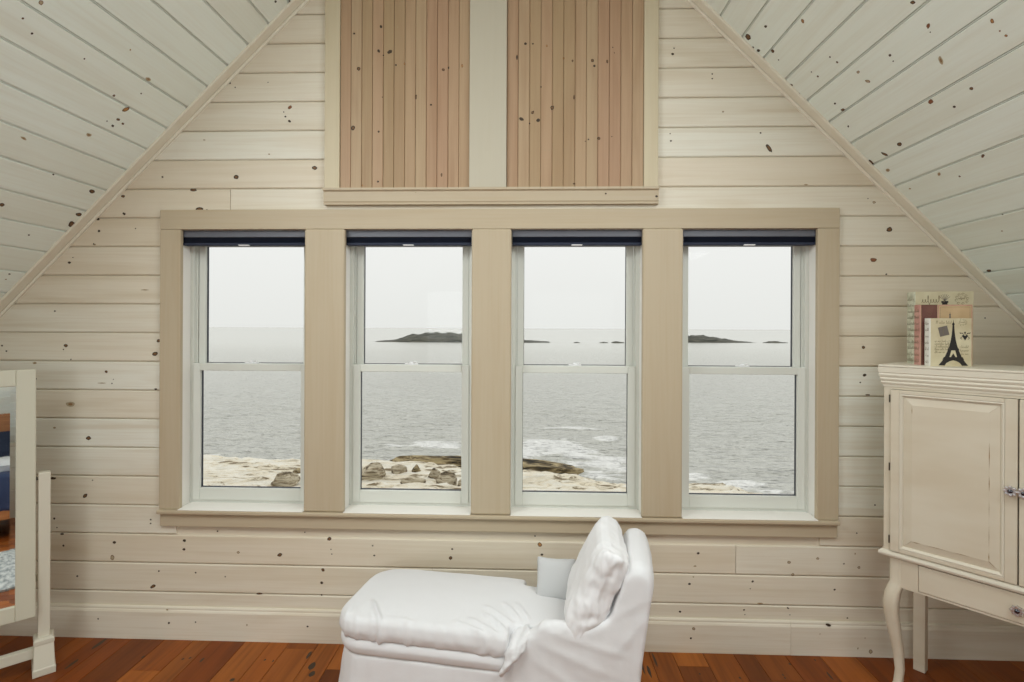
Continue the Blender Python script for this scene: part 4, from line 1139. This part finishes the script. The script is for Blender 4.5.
def sea_mat():
    m = bpy.data.materials.new('grey_sea_water'); m.use_nodes = True
    nt = m.node_tree; N = nt.nodes; L = nt.links; b = N['Principled BSDF']
    b.inputs['Roughness'].default_value = .22; b.inputs['IOR'].default_value = 1.33
    at = N.new('ShaderNodeAttribute'); at.attribute_name = 'foam'
    mx = N.new('ShaderNodeMix'); mx.data_type = 'RGBA'
    mx.inputs[6].default_value = SEA_C; mx.inputs[7].default_value = srgb(246, 246, 242)
    mr = N.new('ShaderNodeMapRange'); mr.inputs[1].default_value = .32; mr.inputs[2].default_value = .55
    t2 = N.new('ShaderNodeTexCoord'); fn = N.new('ShaderNodeTexNoise'); fn.inputs['Scale'].default_value = 1.6; fn.inputs['Detail'].default_value = 6
    L.new(t2.outputs['Object'], fn.inputs['Vector'])
    fm = N.new('ShaderNodeMath'); fm.operation = 'MULTIPLY_ADD'; fm.inputs[1].default_value = 1.6; fm.inputs[2].default_value = -.8
    L.new(fn.outputs['Fac'], fm.inputs[0])
    fp = N.new('ShaderNodeMath'); fp.operation = 'MULTIPLY_ADD'; L.new(at.outputs['Fac'], fp.inputs[0]); L.new(fm.outputs[0], fp.inputs[1]); L.new(at.outputs['Fac'], fp.inputs[2])
    L.new(fp.outputs[0], mr.inputs[0])
    L.new(mr.outputs[0], mx.inputs[0]); L.new(mx.outputs[2], b.inputs['Base Color'])
    mr2 = N.new('ShaderNodeMapRange'); mr2.inputs[3].default_value = .22; mr2.inputs[4].default_value = .9
    L.new(mr.outputs[0], mr2.inputs[0]); L.new(mr2.outputs[0], b.inputs['Roughness'])
    tc = N.new('ShaderNodeTexCoord'); prev = None
    ch_ = N.new('ShaderNodeAttribute'); ch_.attribute_name = 'chop'
    for sc, st, ds in (((.10, .35, 1), .4, 1.5), ((.8, 1.6, 1), 1.0, 1.0), ((2.2, 4.5, 1), .8, .22)):
        mp = N.new('ShaderNodeMapping'); mp.inputs['Scale'].default_value = sc
        L.new(tc.outputs['Object'], mp.inputs[0])
        n = N.new('ShaderNodeTexNoise'); n.inputs['Scale'].default_value = 1; n.inputs['Detail'].default_value = 3; n.inputs['Distortion'].default_value = .4
        L.new(mp.outputs[0], n.inputs['Vector'])
        bp = N.new('ShaderNodeBump'); bp.inputs['Distance'].default_value = ds
        sm_ = N.new('ShaderNodeMath'); sm_.operation = 'MULTIPLY'; sm_.inputs[1].default_value = st; L.new(ch_.outputs['Fac'], sm_.inputs[0]); L.new(sm_.outputs[0], bp.inputs['Strength'])
        L.new(n.outputs['Fac'], bp.inputs['Height'])
        if prev: L.new(prev.outputs[0], bp.inputs['Normal'])
        prev = bp
    L.new(prev.outputs[0], b.inputs['Normal'])
    return m
SEA_C = srgb(206, 206, 197)
so = mb.build('sea', sea_mat(), recalc=False)
a = so.data.attributes.new('foam', 'FLOAT', 'POINT'); a.data.foreach_set('value', fo)
a = so.data.attributes.new('chop', 'FLOAT', 'POINT'); a.data.foreach_set('value', calm)
for p in so.data.polygons: p.use_smooth = True
tag(so, 'grey rippled sea stretching to the horizon', 'sea', kind='structure')

OUTSIDE = [
 ('seaside_outcrop', 'd', (-4.8, 27.6, -.15), (2.8, 1.1, .60), 3, -2, 'long seaweed-dark rock at the water seen through the second window from the left', 'rock'),
 ('seaside_outcrop', 'd', (.2, 26.9, -.10), (2.7, 1.0, .74), 8, 2, 'dark wet rock edged by white surf in the third window from the left', 'rock'),
 ('rock_slab', 'p', (.0, 22.6, .05), (1.7, .8, .38), 12, 6, 'pale tilted granite slab at the foot of the third window from the left', 'rock'),
 ('boulder', 'b', (-6.95, 23.3, 0), (.62, .55, .62), 21, 20, 'big leaning boulder at the left edge of the second window from the left', 'boulder'),
 ('boulder', 'p', (-6.15, 22.15, 0), (.60, .42, .28), 22, 0, 'low pale boulder in front of the leaning one', 'boulder'),
 ('boulder', 'b', (-4.95, 22.55, 0), (.72, .42, .32), 23, -4, 'long flat slab of a boulder in the middle of the boulder group', 'boulder'),
 ('boulder', 'b', (-5.9, 24.0, 0), (.48, .42, .27), 24, 10, 'low boulder behind the long flat slab, left of the small dark stone', 'boulder'),
 ('boulder', 'd', (-5.2, 24.4, 0), (.28, .28, .3), 25, 0, 'small dark stone on top of the ledge behind the boulder group', 'boulder'),
 ('boulder', 'b', (-4.15, 23.5, 0), (.34, .34, .50), 26, 30, 'brown pointed boulder against the left side of the big rounded one', 'boulder'),
 ('boulder', 'b', (-3.55, 22.65, 0), (.50, .42, .50), 27, -20, 'big rounded boulder on the right of the boulder group', 'boulder'),
 ('boulder', 'b', (-2.75, 22.5, 0), (.3, .3, .33), 28, 0, 'small boulder at the right edge of the second window from the left', 'boulder'),
 ('boulder', 'b', (-10.1, 21.9, 0), (.68, .5, .42), 29, 5, 'grey boulder low in the right corner of the leftmost window', 'boulder'),
 ('boulder', 'd', (-10.6, 24.3, 0), (.35, .3, .2), 30, 0, 'small dark stone by the right side of the leftmost window', 'boulder'),
]
ISLANDS = [
 ('island', -79, 9.5, 279, [.3, 1.0, 3.6, 4.5, 4.6, 3.8, 2.8, 2.0, 1.3, .9, .3], 26, 'long dark scrub-covered island near the horizon in the second window', 'island', None, 1),
 ('island', 66, 119, 298, [.5, 2, 3, 3.8, 3.2, 2, .9, .2], 22, 'dark low island near the horizon in the rightmost window', 'island', None, 2),
 ('islet', 21.5, 24.5, 270, [.2, .5, .2], 3, 'tiny lone rock in the sea, middle of the third window', 'rock', None, 3),
 ('islet', 34.5, 38.5, 272, [.2, .5, .3], 3, 'tiny rock in the sea just left of the flat islet in the third window', 'rock', None, 4),
 ('islet', 40.5, 46.5, 272, [.3, .8, .7, .3], 4, 'flat dark islet at the right of the third window', 'rock', None, 5),
 ('islet', 123, 135, 290, [.2, .8, 1.0, .5, .2], 5, 'small dark islet right of the island in the rightmost window', 'rock', None, 6),
]

# boulders and seaweed-dark outcrops on the ledges
def rock(name, m, c, dims, seed, rz=0, rough=.22, flat=.35, label=None, cat='boulder', group=None, sub=4):
    bm = bmesh.new(); bmesh.ops.create_icosphere(bm, subdivisions=sub, radius=1)
    rnd = random.Random(seed); cuts = [(Vector((rnd.gauss(0, 1), rnd.gauss(0, 1), rnd.gauss(0, .6))).normalized(), .50 + .32*rnd.random()) for _ in range(12)]
    for v in bm.verts:
        p = v.co.copy()
        for n, d in cuts:
            e = p.dot(n) - d
            if e > 0: p -= n*e*.92
        p += p.normalized()*rough*.6*noise.fractal(p*1.3 + Vector((seed*3.1, 0, 0)), 1, 2, 4)
        if p.z < -flat: p.z = -flat
        v.co = Vector((p.x*dims[0], p.y*dims[1], (p.z + flat)*dims[2]))
    me = bpy.data.meshes.new(name); bm.to_mesh(me); bm.free()
    o = link(name, me, m); o.location = c; o.rotation_euler = (0, 0, rz)
    return tag(o, label, cat, group)
for (nm, mk, c, dims, seed, rz, lab, cat) in OUTSIDE:
    z = max(SEA, land(c[0], c[1])) + c[2]
    rock(nm, {'b': M_boul, 'd': M_darkr, 'p': M_pale}[mk], (c[0], c[1], z - .06), dims, seed, R_(rz), label=lab, cat=cat)

# islands near the horizon: low mounds with real depth
def island(name, x0, x1, y, prof, depth, label, cat, group=None, seed=1):
    """prof: heights along the length"""
    n = 90 if x1 - x0 > 20 else 16; k = 14; mb = MB(); vs = []
    for j in range(k+1):
        v = j/k*2 - 1
        for i in range(n+1):
            t = i/n; x = x0 + (x1-x0)*t
            q = t*(len(prof)-1); a = min(int(q), len(prof)-2); h = prof[a] + (prof[a+1]-prof[a])*(q-a)
            sh = max(0, 1 - v*v)**.6
            zz = h*sh*(1 + .22*fbm((x*.25, v*2, seed), 1.0, 4)) + (.25*fbm((x*.7, v*5, seed+3), 1, 3)*sh)
            vs.append((x, y + v*depth/2*(1 + .1*fbm((x*.1, v, 0), 1)), SEA - .5 + max(0, zz + .5*sh)))
    mb.add(vs, [(j*(n+1)+i, j*(n+1)+i+1, (j+1)*(n+1)+i+1, (j+1)*(n+1)+i) for j in range(k) for i in range(n)])
    o = mb.build(name, M_isle, recalc=False)
    return tag(o, label, cat, group)
for a_ in ISLANDS: island(*a_)
